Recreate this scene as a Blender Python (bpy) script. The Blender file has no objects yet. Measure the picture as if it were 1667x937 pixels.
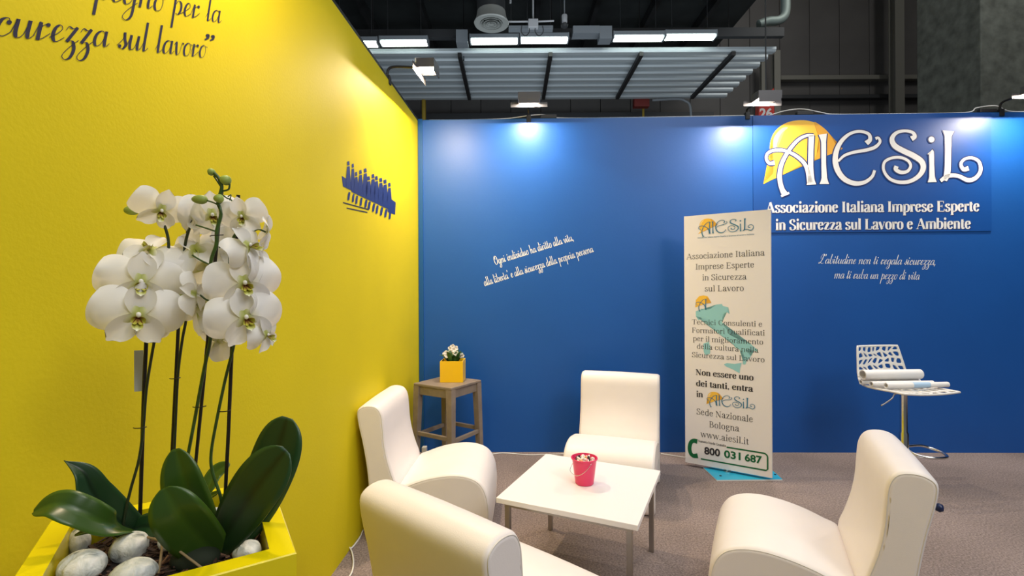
import bpy, bmesh, math, random
from mathutils import Vector, Matrix
random.seed(7)
sc = bpy.context.scene
# ------------------------------------------------------------ camera
F, CX, CY, ROLL, EYE = 790.0, 833.5, 468.5, math.radians(0.32), 1.5
cam = bpy.data.objects.new('camera', bpy.data.cameras.new('camera'))
sc.collection.objects.link(cam); sc.camera = cam
cam.data.sensor_width = 36; cam.data.lens = F / 1667 * 36
cam.data.clip_start = 0.05; cam.data.clip_end = 100
cam.matrix_world = Matrix.Translation((0, 0, EYE)) @ Matrix.Rotation(math.pi/2, 4, 'X') @ Matrix.Rotation(-ROLL, 4, 'Z')
# ------------------------------------------------------------ world, exposure
w = bpy.data.worlds.new('world'); sc.world = w; w.use_nodes = True
w.node_tree.nodes['Background'].inputs[0].default_value = (0.86, 0.93, 1.0, 1)
w.node_tree.nodes['Background'].inputs[1].default_value = 0.10
sc.view_settings.view_transform = 'Standard'; sc.view_settings.look = 'None'
sc.view_settings.exposure = 0.0; sc.view_settings.gamma = 1.0; sc.view_settings.use_curve_mapping = False
# ------------------------------------------------------------ hall lighting (rows of lamps high above the stands) and an added slat fill
def area(name, loc, target, sx, sy, power, col, spread=180):
    d = bpy.data.lights.new(name, 'AREA'); d.shape = 'RECTANGLE'; d.size = sx; d.size_y = sy
    d.energy = power; d.color = col; d.spread = math.radians(spread)
    o = bpy.data.objects.new(name, d); sc.collection.objects.link(o)
    o.location = loc
    o.rotation_euler = (Vector(target) - Vector(loc)).to_track_quat('-Z', 'Y').to_euler()
    return o
area('hall_and_fill_lights', (2.6, 0.6, 7.6), (2.0, 1.6, 0), 7, 6, 300, (0.96, 0.98, 0.98))
area('hall_and_fill_lights', (4.5, -4.5, 6.5), (0.8, 4, 1), 5, 4, 210, (0.93, 0.97, 1.0))
area('hall_and_fill_lights', (3.0, -1.5, 4.6), (0.6, 2.6, 0.6), 0.9, 0.9, 45, (1.0, 0.90, 0.78))
area('hall_and_fill_lights', (1.5, 8.4, 4.2), (1.5, 12.6, 7.4), 9, 1.0, 115, (0.82, 0.92, 1.0))  # added fill behind the blue wall, aimed up to brighten the slats
area('hall_and_fill_lights', (9.0, 7.0, 12.5), (9.5, 15, 5), 5, 3, 420, (1.0, 0.98, 0.92))
SPOT_POWER = 30
# ------------------------------------------------------------ helpers
def unproj(px, py, H=None, Y=None):
    a = px-CX; b = -(py-CY); c, s = math.cos(ROLL), math.sin(ROLL)
    u = a*c + b*s; v = -a*s + b*c
    if H is not None: Y = F*(H-EYE)/v
    return Vector((u*Y/F, Y, EYE + v*Y/F))
MATS = {}
def mat(name, col, rough=0.5, metal=0.0, emit=None, estr=0, bump=None, noise=None, spec=0.5, coat=0, subs=0, trans=0):
    """col base colour; noise=(scale, amount, detail) varies it; bump=(scale, strength)."""
    if name in MATS: return MATS[name]
    m = bpy.data.materials.new(name); m.use_nodes = True; nt = m.node_tree; b = nt.nodes['Principled BSDF']
    b.inputs['Base Color'].default_value = (*col, 1); b.inputs['Roughness'].default_value = rough
    b.inputs['Metallic'].default_value = metal; b.inputs['Specular IOR Level'].default_value = spec
    b.inputs['Coat Weight'].default_value = coat
    b.inputs['Transmission Weight'].default_value = trans
    if subs: b.inputs['Subsurface Weight'].default_value = subs; b.inputs['Subsurface Radius'].default_value = (.01, .01, .008); b.inputs['Subsurface Scale'].default_value = .3
    if emit: b.inputs['Emission Color'].default_value = (*emit, 1); b.inputs['Emission Strength'].default_value = estr
    tc = nt.nodes.new('ShaderNodeTexCoord')
    if noise:
        n = nt.nodes.new('ShaderNodeTexNoise'); n.inputs['Scale'].default_value = noise[0]; n.inputs['Detail'].default_value = noise[2] if len(noise) > 2 else 3
        r = nt.nodes.new('ShaderNodeValToRGB'); k = noise[1]
        r.color_ramp.elements[0].position = .3; r.color_ramp.elements[1].position = .7
        r.color_ramp.elements[0].color = (*[c*(1-k) for c in col], 1); r.color_ramp.elements[1].color = (*[min(1, c*(1+k)) for c in col], 1)
        nt.links.new(tc.outputs['Object'], n.inputs['Vector']); nt.links.new(n.outputs['Fac'], r.inputs['Fac']); nt.links.new(r.outputs['Color'], b.inputs['Base Color'])
    if bump:
        n = nt.nodes.new('ShaderNodeTexNoise'); n.inputs['Scale'].default_value = bump[0]; n.inputs['Detail'].default_value = 3
        bp = nt.nodes.new('ShaderNodeBump'); bp.inputs['Strength'].default_value = bump[1]; bp.inputs['Distance'].default_value = .01
        nt.links.new(tc.outputs['Object'], n.inputs['Vector']); nt.links.new(n.outputs['Fac'], bp.inputs['Height']); nt.links.new(bp.outputs['Normal'], b.inputs['Normal'])
    MATS[name] = m; return m
YEL = mat('yellow_wall', (0.66, 0.54, 0.010), .62, bump=(90, .06), noise=(2, .03), spec=.16)
BLU = mat('blue_wall', (0.004, 0.082, 0.35), .46, bump=(60, .04), noise=(1.5, .04), spec=.5)
BLUSIGN = mat('blue_sign', (0.001, 0.066, 0.31), .45, spec=.5)
BLUTRIM = mat('blue_trim', (0.003, 0.075, 0.26), .35)
BLK = mat('black_metal', (0.012, 0.012, 0.014), .5)
WHT = mat('print_white', (0.80, 0.80, 0.80), .6)
NAVY = mat('print_navy', (0.003, 0.005, 0.040), .6)
LEA = mat('white_leatherette', (0.825, 0.77, 0.745), .42, bump=(260, .05), noise=(5, .02))
SEAM = mat('seam_cream', (0.70, 0.66, 0.61), .6)
CHROME = mat('chrome', (0.75, 0.74, 0.72), .16, 1)
STEEL = mat('brushed_steel', (0.42, 0.40, 0.37), .32, 1)
TABLE = mat('white_laminate', (0.86, 0.825, 0.825), .30)
CABLE = mat('white_cable', (0.75, 0.74, 0.72), .5)
def obj(name, bm, m, parent=None, smooth=False, data=None):
    if data is None:
        me = bpy.data.meshes.new(name); bm.to_mesh(me); bm.free()
        for mm in (m if isinstance(m, (list, tuple)) else [m]): me.materials.append(mm)
        if smooth:
            for p in me.polygons: p.use_smooth = True
            if smooth != True: me.set_sharp_from_angle(angle=math.radians(smooth))
            if name in ('backrest', 'seat'):
                for p in me.polygons:
                    if len(p.vertices) == 3 and abs(p.normal.y) > .995: p.use_smooth = False
    else: me = data
    o = bpy.data.objects.new(name, me); sc.collection.objects.link(o)
    if parent: o.parent = parent
    return o
def tag(o, label=None, cat=None, group=None, kind=None):
    if label: o['label'] = label
    if cat: o['category'] = cat
    if group: o['group'] = group
    if kind: o['kind'] = kind
    return o
def thing(name, label, cat, loc=(0, 0, 0), rz=0, group=None):
    o = bpy.data.objects.new(name, None); sc.collection.objects.link(o); o.empty_display_size = .05
    o.location = loc; o.rotation_euler = (0, 0, rz); return tag(o, label, cat, group)
def struct(name, bm, m, parent=None, **k):
    o = obj(name, bm, m, parent, **k)
    if not parent: o['kind'] = 'structure'
    return o
def box(bm, x0, x1, y0, y1, z0, z1, mtx=None, bev=0):
    v = [bm.verts.new(Vector(p)) for p in ((x0,y0,z0),(x1,y0,z0),(x1,y1,z0),(x0,y1,z0),(x0,y0,z1),(x1,y0,z1),(x1,y1,z1),(x0,y1,z1))]
    fs = [bm.faces.new([v[i] for i in q]) for q in ((3,2,1,0),(4,5,6,7),(0,1,5,4),(1,2,6,5),(2,3,7,6),(3,0,4,7))]
    if bev:
        es = list({e for f in fs for e in f.edges})
        r = bmesh.ops.bevel(bm, geom=es, offset=bev, segments=2, affect='EDGES', profile=.5)
        v = list({x for f in r['faces'] for x in f.verts} | {x for x in v if x.is_valid})
    if mtx is not None: bmesh.ops.transform(bm, matrix=mtx, verts=v)
    return bm
def B(*a, **k): return box(bmesh.new(), *a, **k)
def catmull(P, n=6, closed=False):
    P = [Vector(p) for p in P]; out = []
    if len(P) < 3 and not closed: return P
    m = len(P)
    for i in range(m if closed else m-1):
        p1, p2 = P[i], P[(i+1) % m]
        p0 = P[i-1] if (i > 0 or closed) else p1*2-p2
        p3 = P[(i+2) % m] if (i+2 < m or closed) else p2*2-p1
        for j in range(n):
            t = j/n
            out.append(.5*((2*p1)+(p2-p0)*t+(2*p0-5*p1+4*p2-p3)*t*t+(3*p1-p0-3*p2+p3)*t**3))
    if not closed: out.append(P[-1])
    return out
def tube(bm, pts, r, seg=8, n=6, smooth=True, cap=True):
    pts = catmull(pts, n) if smooth and len(pts) > 2 else [Vector(p) for p in pts]
    rs = r if isinstance(r, (list, tuple)) else [r]*2
    rings = []; up = None
    for i, p in enumerate(pts):
        d = (pts[min(i+1, len(pts)-1)] - pts[max(i-1, 0)]).normalized()
        if up is None: up = Vector((0, 0, 1)) if abs(d.z) < .9 else Vector((1, 0, 0))
        a = d.cross(up).normalized(); up = a.cross(d).normalized()
        t = i/(len(pts)-1)*(len(rs)-1); k = min(int(t), len(rs)-2); rr = rs[k]+(rs[k+1]-rs[k])*(t-k)
        rings.append([bm.verts.new(p + (a*math.cos(2*math.pi*j/seg) + up*math.sin(2*math.pi*j/seg))*rr) for j in range(seg)])
    for A, C in zip(rings, rings[1:]):
        for j in range(seg): bm.faces.new((A[j], A[(j+1) % seg], C[(j+1) % seg], C[j]))
    if cap: bm.faces.new(rings[0][::-1]); bm.faces.new(rings[-1])
    return bm
def T(*a, **k): return tube(bmesh.new(), *a, **k)
def lathe(bm, prof, seg=24, mtx=None, caps=True):
    rings = [[bm.verts.new((r*math.cos(2*math.pi*j/seg), r*math.sin(2*math.pi*j/seg), z)) for j in range(seg)] for r, z in prof]
    for A, C in zip(rings, rings[1:]):
        for j in range(seg): bm.faces.new((A[j], A[(j+1) % seg], C[(j+1) % seg], C[j]))
    if caps:
        bm.faces.new(rings[0][::-1]); bm.faces.new(rings[-1])
    if mtx is not None: bmesh.ops.transform(bm, matrix=mtx, verts=[v for r in rings for v in r])
    return bm
def L(*a, **k): return lathe(bmesh.new(), *a, **k)
# ------------------------------------------------------------ lettering engine (pen strokes on a flat surface)
def dot(x, y, r): return ('d', (x, y, r))
RO = { # roman, x-height 5, capital height 7
'a': (4.8, [('c',[(.9,4),(1.6,4.9),(3,4.9),(3.5,3.9)]),('T',[(3.5,4),(3.5,.8)]),('c',[(3.5,.9),(3.8,.1),(4.7,.6)]),('c',[(3.5,3),(2,2.5),(.8,1.5),(1.1,.3),(2.2,.1),(3.5,1.2)]),dot(1.1,3.9,.45)]),
'b': (5.1, [('T',[(1,7.4),(1,.2)]),('c',[(1,4),(2.4,5),(3.9,4.3),(4.3,2.5),(3.8,.7),(2.4,0),(1,.6)]),('s',(.5,7.3,.5))]),
'c': (4.5, [('c',[(3.7,3.9),(3,4.9),(1.8,4.8),(.9,3.6),(.9,1.5),(1.8,.2),(3,.15),(4,1.2)]),dot(3.5,3.8,.45)]),
'd': (5.2, [('T',[(4,7.4),(4,0)]),('c',[(4,4.3),(2.8,5),(1.4,4.3),(.9,2.5),(1.3,.7),(2.6,0),(4,.9)]),('s',(3.5,7.3,.5)),('s',(4.5,.15,.5))]),
'e': (4.7, [('t',[(1,2.9),(3.9,2.9)]),('c',[(3.9,2.9),(3.4,4.6),(2.4,5),(1.3,4.3),(.9,2.5),(1.4,.7),(2.6,.05),(4,1.3)])]),
'f': (3.2, [('T',[(1.5,0),(1.5,6)]),('c',[(1.5,6),(1.9,7.2),(3,7.4),(3.5,6.9)]),('t',[(.3,4.85),(3,4.85)]),('s',(1.5,.1,1.1))]),
'g': (4.8, [('c',[(2.2,5),(1.1,4.4),(1,3),(2.2,2),(3.4,2.8),(3.4,4.2),(2.2,5)]),('c',[(1.4,2.2),(.9,1.3),(1.7,.6),(3.4,.3),(4.1,-.6),(3.4,-1.8),(1.8,-2.2),(.8,-1.4),(1.4,-.3),(2,.4)]),('t',[(3.2,4.5),(4.4,4.9)])]),
'i': (2.7, [('T',[(1.4,5),(1.4,0)]),dot(1.35,6.8,.6),('s',(.9,4.85,.5)),('s',(1.4,.1,1.1))]),
'l': (2.7, [('T',[(1.4,7.4),(1.4,0)]),('s',(.9,7.3,.5)),('s',(1.4,.1,1.1))]),
'm': (8.2, [('T',[(1.2,5),(1.2,0)]),('c',[(1.2,3.8),(2.2,4.8),(3.4,4.8),(4.1,4)]),('T',[(4.1,4.2),(4.1,0)]),('c',[(4.1,3.8),(5.1,4.8),(6.3,4.8),(7,4)]),('T',[(7,4.2),(7,0)]),('s',(.7,4.85,.5)),('s',(1.2,.1,.9)),('s',(4.1,.1,.9)),('s',(7,.1,.9))]),
'n': (5.3, [('T',[(1.2,5),(1.2,0)]),('c',[(1.2,3.8),(2.2,4.8),(3.4,4.8),(4.1,4)]),('T',[(4.1,4.2),(4.1,0)]),('s',(.7,4.85,.5)),('s',(1.2,.1,.9)),('s',(4.1,.1,.9))]),
'o': (5, [('o',[(2.5,5),(1.2,4.2),(.9,2.5),(1.2,.8),(2.5,0),(3.8,.8),(4.1,2.5),(3.8,4.2)])]),
'p': (5.2, [('T',[(1.2,5),(1.2,-2.3)]),('c',[(1.2,4.1),(2.6,5),(4,4.3),(4.4,2.5),(3.9,.7),(2.6,0),(1.2,.7)]),('s',(.7,4.85,.5)),('s',(1.2,-2.3,1.1))]),
'r': (3.7, [('T',[(1.2,5),(1.2,0)]),('c',[(1.2,3.6),(2,4.7),(3.1,4.8)]),dot(3.1,4.4,.5),('s',(.7,4.85,.5)),('s',(1.2,.1,1.1))]),
's': (4.1, [('c',[(3.3,3.9),(2.6,4.9),(1.4,4.8),(.9,3.8),(1.9,2.8),(3.1,2.1),(3.4,1),(2.5,.1),(1.3,.15),(.6,1.4)])]),
't': (3.1, [('T',[(1.4,6.3),(1.4,.9)]),('c',[(1.4,1),(1.8,.1),(2.9,.6)]),('t',[(.3,4.85),(2.8,4.85)])]),
'u': (5.3, [('T',[(1.2,5),(1.2,1.2)]),('c',[(1.2,1.3),(1.9,.15),(3,.2),(4.1,1.2)]),('T',[(4.1,5),(4.1,0)]),('s',(.7,4.85,.5)),('s',(3.6,4.85,.5)),('s',(4.6,.1,.5))]),
'v': (4.8, [('T',[(.7,5),(2.5,0)]),('t',[(2.5,0),(4.2,5)]),('s',(.8,4.9,.8)),('s',(4.1,4.9,.7))]),
'w': (7, [('T',[(.7,5),(2.2,0)]),('t',[(2.2,0),(3.6,5)]),('T',[(3.5,5),(5,0)]),('t',[(5,0),(6.5,5)]),('s',(.8,4.9,.8)),('s',(3.5,4.9,.7)),('s',(6.4,4.9,.6))]),
'z': (4.4, [('t',[(.6,4.85),(3.8,4.85)]),('T',[(3.6,4.8),(.9,.15)]),('t',[(.6,.15),(4,.15)]),('t',[(.65,4.9),(.65,3.8)]),('t',[(3.9,.1),(4,1.3)])]),
'A': (6.8, [('t',[(.8,0),(3.3,7)]),('T',[(3.3,7),(5.9,0)]),('t',[(1.6,2.4),(5,2.4)]),('s',(.8,.1,.9)),('s',(5.9,.1,1.1))]),
'I': (3.4, [('T',[(1.7,7),(1.7,0)]),('s',(1.7,6.9,1.2)),('s',(1.7,.1,1.2))]),
'E': (6.2, [('T',[(1.6,7),(1.6,0)]),('t',[(.5,6.9),(5.2,6.9)]),('t',[(.5,.1),(5.5,.1)]),('t',[(1.6,3.6),(4.1,3.6)]),('t',[(5.2,7),(5.2,5.4)]),('t',[(5.5,0),(5.7,1.8)]),('t',[(4.1,4.5),(4.1,2.7)])]),
'F': (5.6, [('T',[(1.6,7),(1.6,0)]),('t',[(.5,6.9),(5.2,6.9)]),('s',(1.6,.1,1.2)),('t',[(1.6,3.6),(4.1,3.6)]),('t',[(5.2,7),(5.2,5.4)]),('t',[(4.1,4.5),(4.1,2.7)])]),
'S': (5.2, [('c',[(4.1,5.3),(3.5,6.8),(2.3,7),(1.1,6),(1.3,4.6),(3,3.5),(4.4,2.4),(4.4,.9),(3,0),(1.5,.2),(.7,1.8)]),('t',[(4.2,7),(4.2,5.2)]),('t',[(.7,2),(.7,0)])]),
'L': (5.8, [('T',[(1.6,7),(1.6,0)]),('s',(1.6,6.9,1.2)),('t',[(.4,.1),(5,.1)]),('t',[(5,0),(5.3,2)])]),
'T': (6, [('T',[(3,7),(3,0)]),('t',[(.4,6.9),(5.6,6.9)]),('t',[(.4,7),(.4,5.4)]),('t',[(5.6,7),(5.6,5.4)]),('s',(3,.1,1.2))]),
'Q': (7.4, [('o',[(3.6,7),(1.7,6),(1,3.5),(1.7,1),(3.6,0),(5.5,1),(6.2,3.5),(5.5,6)]),('c',[(3,.1),(4.4,-1),(6.6,-1.7)])]),
'N': (7, [('t',[(1.4,0),(1.4,7)]),('T',[(1.2,7),(5.6,0)]),('t',[(5.6,0),(5.6,7)]),('s',(1,6.9,.7)),('s',(1.4,.1,.9)),('s',(5.6,6.9,.9))]),
'B': (6, [('T',[(1.6,7),(1.6,0)]),('c',[(.6,6.9),(3.4,6.9),(4.5,5.5),(3.8,4),(1.6,3.7)]),('c',[(1.6,3.7),(4,3.6),(5.1,2),(4.1,.2),(.6,.1)])]),
'C': (6.4, [('c',[(5.6,5.2),(4.6,6.8),(3.1,7),(1.5,5.8),(1,3.5),(1.6,1.1),(3.3,0),(4.8,.3),(5.9,1.8)]),('t',[(5.7,6.9),(5.7,5)])]),
'G': (6.9, [('c',[(5.6,5.2),(4.6,6.8),(3.1,7),(1.5,5.8),(1,3.5),(1.6,1.1),(3.3,0),(4.8,.3),(5.6,1)]),('T',[(5.6,3),(5.6,.3)]),('s',(5.5,3,1.1))]),
'V': (6.6, [('T',[(.9,7),(3.4,0)]),('t',[(3.4,0),(5.8,7)]),('s',(.9,6.9,.9)),('s',(5.8,6.9,.8))]),
'.': (2.3, [dot(1.1,.4,.55)]), ',': (2.3, [dot(1.1,.5,.55),('t',[(1.4,.4),(1,-1.2)])]), ' ': (2.4, []),
}
ex = ('c',[(1.1,1.2),(1.7,.1),(2.9,1.3)])
def stem(x, top): return ('c',[(x,top),(x-.1,1.3),(x+.35,.15),(x+1.5,1.3)])
SP = { # cursive, x-height 5 (unslanted)
'a': (4.9, [('c',[(3.7,4.2),(2.5,5),(1.1,3.8),(.7,1.6),(1.4,.1),(2.7,.9),(3.6,3.2),(3.9,5)]),stem(3.9,5)]),
'b': (4.4, [('c',[(1.3,10.2),(1.1,5),(1.1,1.5),(1.9,.1),(3.2,.6),(3.8,2.8),(3.2,4.6),(4.6,4.3)])]),
'c': (3.7, [('c',[(3.2,4),(2.7,4.9),(1.5,4.4),(.8,2.4),(1.1,.5),(2.3,.1),(3.9,1.5)]),dot(3,3.8,.5)]),
'd': (4.9, [('c',[(3.7,4.2),(2.5,5),(1.1,3.8),(.7,1.6),(1.4,.1),(2.7,.9),(3.6,3.2),(3.9,5)]),stem(3.9,10.2)]),
'e': (3.5, [('c',[(0,1.1),(1.6,2.3),(2.9,3.9),(2.2,5),(1.1,3.9),(.8,1.6),(1.7,.05),(3.7,1.5)])]),
'g': (4.8, [('c',[(3.7,4.2),(2.5,5),(1.1,3.8),(.7,1.6),(1.4,.1),(2.7,.9),(3.6,3.2),(3.9,5)]),('c',[(3.9,5),(3.9,0),(3.6,-3.4),(2.2,-4.8),(1,-3.8),(2.4,-1.4),(5,1.2)])]),
'h': (5, [('T',[(1.2,10.2),(1.1,0)]),('c',[(1.1,2),(2.3,4.7),(3.5,4.8),(3.7,3.5),(3.6,1.4),(4,.15),(5.1,1.3)])]),
'i': (2.6, [('t',[(0,1.1),(1.1,5)]),stem(1.1,5),dot(1.2,7,.55)]),
'l': (2.6, [('t',[(0,1.1),(1.1,4)]),stem(1.2,10.2)]),
'm': (7.6, [('c',[(0,3),(.8,4.9),(1.2,3.4)]),('T',[(1.2,4.6),(1.1,0)]),('c',[(1.1,2),(2.2,4.7),(3.4,4.8),(3.6,3.4)]),('T',[(3.6,4),(3.5,0)]),('c',[(3.5,2),(4.7,4.7),(6,4.8),(6.2,3.5),(6.1,1.4),(6.5,.15),(7.7,1.3)])]),
'n': (5.2, [('c',[(0,3),(.8,4.9),(1.2,3.4)]),('T',[(1.2,4.6),(1.1,0)]),('c',[(1.1,2),(2.3,4.7),(3.6,4.8),(3.8,3.5),(3.7,1.4),(4.1,.15),(5.3,1.3)])]),
'o': (4, [('o',[(2.3,5),(1.1,4),(.7,2),(1.2,.3),(2.2,0),(3.2,.9),(3.6,3),(3.2,4.6)]),('t',[(3.2,4.6),(4.4,4.4)])]),
'p': (4.6, [('T',[(1.2,5.6),(1.1,-4.8)]),('c',[(1.1,2.2),(2.2,4.8),(3.5,4.4),(3.8,2.2),(3,.2),(1.8,.4)]),('t',[(2.8,.1),(4.7,1.2)])]),
'r': (3.8, [('t',[(0,1.1),(1.1,5.2)]),('T',[(1.2,5),(1.1,0)]),('t',[(1.1,2.6),(1.8,4.2),(3,4.9)]),dot(3,4.5,.5),('t',[(1.2,.2),(2.2,.6),(3.8,2.2)])]),
's': (3.3, [('c',[(0,1.1),(1.6,3.2),(2,5.6)]),('c',[(2,5.6),(2.3,3.4),(2.9,1.6),(2,.05),(.9,.5)]),dot(.9,.9,.5),('t',[(2,.1),(3.4,1.2)])]),
't': (2.8, [('t',[(0,1.1),(1.1,4)]),stem(1.2,8.4),('t',[(.1,5.4),(2.6,5.4)])]),
'u': (5.1, [('t',[(0,1.3),(1,5)]),('c',[(1.1,5),(1,1.4),(1.6,.1),(2.8,1.1),(3.7,4.9)]),stem(3.8,5)]),
'v': (4.2, [('c',[(.2,3.6),(1,4.9),(1.3,2.5),(1.8,.1),(3,1.1),(3.6,4.6),(4.4,4.3)])]),
'z': (4, [('c',[(.4,3.7),(1,4.9),(2.2,4.4),(3.4,5)]),('T',[(3.3,4.9),(1,.4)]),('c',[(1,.4),(2.5,.7),(3.3,-1.5),(2.7,-4),(1.3,-4.8),(.5,-3.6),(1.9,-1.3),(4.2,1.2)])]),
'O': (6.4, [('c',[(3.4,10),(1.5,8.6),(.8,4.6),(1.7,.6),(3.4,.1),(5.2,2.6),(5.6,6.8),(4.4,9.6),(2.9,8.9),(2.7,6)])]),
'L': (6, [('c',[(2,5),(1.6,7.5),(3.2,10),(5,9.8),(4.8,8)]),('c',[(4.4,10),(3.8,5),(2.4,1.4),(.8,.1),(.4,1.1),(2.2,1.2),(4.6,.1),(6.2,.8)])]),
"'": (1.6, [('T',[(.9,10),(.6,7.8)])]), ',': (2, [dot(.9,.4,.5),('T',[(1,.4),(.5,-1.3)])]), '"': (3.4, [dot(.9,9.6,.6),('c',[(1.2,9.6),(1.2,8.4),(.5,7.6)]),dot(2.7,9.6,.6),('c',[(3,9.6),(3,8.4),(2.3,7.6)])]), ' ': (3, []),
}
def ribbon(bm, pts, ws, M, closed=False):
    n = len(pts); vs = []
    for i, p in enumerate(pts):
        a = pts[(i+1) % n] if closed else pts[min(i+1, n-1)]; b = pts[i-1] if (closed or i) else pts[0]
        d = Vector((a[0]-b[0], a[1]-b[1])); d = d.normalized() if d.length > 1e-9 else Vector((1, 0))
        nn = Vector((-d.y, d.x)); wd = ws(d, i/(max(1, n-1))) / 2
        vs.append((bm.verts.new(M(p[0]+nn.x*wd, p[1]+nn.y*wd)), bm.verts.new(M(p[0]-nn.x*wd, p[1]-nn.y*wd))))
    for i in range(n if closed else n-1):
        A, C = vs[i], vs[(i+1) % n]; bm.faces.new((A[0], A[1], C[1], C[0]))
def disc(bm, x, y, r, M, n=8):
    bm.faces.new([bm.verts.new(M(x+r*math.cos(2*math.pi*k/n), y+r*math.sin(2*math.pi*k/n))) for k in range(n)])
def advance(font, s): return sum(font[c][0] for c in s)
def write(bm, font, s, P, thick, thin, shear=0, x=0, res=4):
    for ch in s:
        adv, st = font[ch]
        M = lambda a, b, x=x: P(x + a + shear*b, b)
        for k, d in st:
            if k == 'd': disc(bm, d[0], d[1], d[2]*(.7+.5*thick), M)
            elif k == 's': ribbon(bm, [(d[0]-d[2], d[1]), (d[0]+d[2], d[1])], lambda *_: thin*.9, M)
            else:
                if k in 'co': pts = [tuple(v)[:2] for v in catmull([(a, b, 0) for a, b in d], res, closed=(k == 'o'))]
                else: pts = d
                if k == 'T': f = lambda v, t: thick
                elif k == 't': f = lambda v, t: thin
                elif shear: f = lambda v, t: thin + (thick-thin)*max(0, -v.y)**1.6
                else: f = lambda v, t: thin + (thick-thin)*abs(v.y)**1.6
                ribbon(bm, pts, f, M, closed=(k == 'o'))
        x += adv
    return x
class Plane:  # a flat surface carrying print: origin, horizontal unit, vertical unit, outward normal
    def __init__(s, o, h, v, lift=.0012):
        s.o, s.h, s.v = Vector(o), Vector(h).normalized(), Vector(v).normalized(); s.n = s.h.cross(s.v).normalized(); s.lift = lift
    def uv(s, px, py):
        e = Vector((0, 0, EYE)); d = unproj(px, py, Y=1.0) - e
        k = (s.o-e).dot(s.n) / d.dot(s.n); q = e + d*k - s.o
        return q.dot(s.h), q.dot(s.v)
    def pt(s, a, b, z=0): return s.o + s.h*a + s.v*b + s.n*(s.lift+z)
def line(bm, plane, font, s, left, right, xh, thick, thin, shear=0, first=0, z=0):
    """one line of print on a surface; left/right are the ends of its baseline, xh its x-height in metres"""
    a, b = Vector(plane.uv(*left)), Vector(plane.uv(*right)); d = b-a
    n = advance(font, s[first:]); sx = d.length/n; d.normalize(); up = Vector((-d.y, d.x)); sy = xh/5
    o = a - d*sx*advance(font, s[:first])
    def P(x, y):
        q = o + d*(x*sx) + up*(y*sy); return plane.pt(q.x, q.y, z)
    write(bm, font, s, P, thick, thin, shear)
def poly(bm, plane, pts, z=0):
    f = bm.faces.new([bm.verts.new(plane.pt(a, b, z)) for a, b in pts]); bmesh.ops.triangulate(bm, faces=[f])
# ------------------------------------------------------------ setting: stand walls
CO = Vector((-0.8580, 4.461, 0)); LD = Vector((math.sin(math.radians(2.90)), math.cos(math.radians(2.90)), 0))
BD = Vector((math.cos(math.radians(-1.28)), math.sin(math.radians(-1.28)), 0)); WH = 3.04
def slab(o, d, n, a, b, z0, z1, t):  # slab from a..b along d, thickness t towards n
    bm = bmesh.new(); q = [o+d*a, o+d*b, o+d*b+n*t, o+d*a+n*t]
    v = [bm.verts.new(p+Vector((0, 0, z))) for z in (z0, z1) for p in q]
    for f in ((3,2,1,0),(4,5,6,7),(0,1,5,4),(1,2,6,5),(2,3,7,6),(3,0,4,7)): bm.faces.new([v[i] for i in f])
    bmesh.ops.recalc_face_normals(bm, faces=bm.faces); return bm
LN = Vector((-LD.y, LD.x, 0)); BN = Vector((-BD.y, BD.x, 0))
wl = struct('wall_left', slab(CO, LD, LN, -6.2, 0.0, 0, WH, .045), YEL)
wb = struct('wall_back', slab(CO, BD, BN, -.045, 8.2, 0, WH, .045), BLU)
struct('trim_1', slab(CO+Vector((0, 0, 0)), LD, LN, -6.2, 0, WH, WH+.022, .05), BLK)
struct('trim_2', slab(CO-BN*.012+BD*.004, BD, BN, 0, .042, 0, WH+.012, .0118), BLUTRIM)
struct('trim_3', slab(CO, BD, BN, 0.05, 8.2, WH, WH+.008, .045), BLUTRIM)
floor_m = bpy.data.materials.new('carpet'); floor_m.use_nodes = True; nt = floor_m.node_tree; b = nt.nodes['Principled BSDF']
b.inputs['Roughness'].default_value = .95; b.inputs['Specular IOR Level'].default_value = .15
tc = nt.nodes.new('ShaderNodeTexCoord'); n1 = nt.nodes.new('ShaderNodeTexNoise'); n1.inputs['Scale'].default_value = 95; n1.inputs['Detail'].default_value = 8; n1.inputs['Roughness'].default_value = .75
n2 = nt.nodes.new('ShaderNodeTexNoise'); n2.inputs['Scale'].default_value = 1.3; n2.inputs['Detail'].default_value = 4
r1 = nt.nodes.new('ShaderNodeValToRGB'); r1.color_ramp.elements[0].position = .32; r1.color_ramp.elements[1].position = .68
r1.color_ramp.elements[0].color = (.085, .066, .060, 1); r1.color_ramp.elements[1].color = (.40, .32, .295, 1)
mx = nt.nodes.new('ShaderNodeMixRGB'); mx.blend_type = 'MULTIPLY'; mx.inputs[0].default_value = .5
bp = nt.nodes.new('ShaderNodeBump'); bp.inputs['Strength'].default_value = .5; bp.inputs['Distance'].default_value = .004
for a, c in ((tc.outputs['Object'], n1.inputs['Vector']), (tc.outputs['Object'], n2.inputs['Vector']), (n1.outputs['Fac'], r1.inputs['Fac']), (r1.outputs['Color'], mx.inputs[1]), (n2.outputs['Fac'], mx.inputs[2]), (mx.outputs[0], b.inputs['Base Color']), (n1.outputs['Fac'], bp.inputs['Height']), (bp.outputs['Normal'], b.inputs['Normal'])): nt.links.new(a, c)
n2.inputs['Roughness'].default_value = .4
mx.blend_type = 'OVERLAY'
struct('floor', B(-9, 15, -7, 17, -.05, 0), floor_m)
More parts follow.
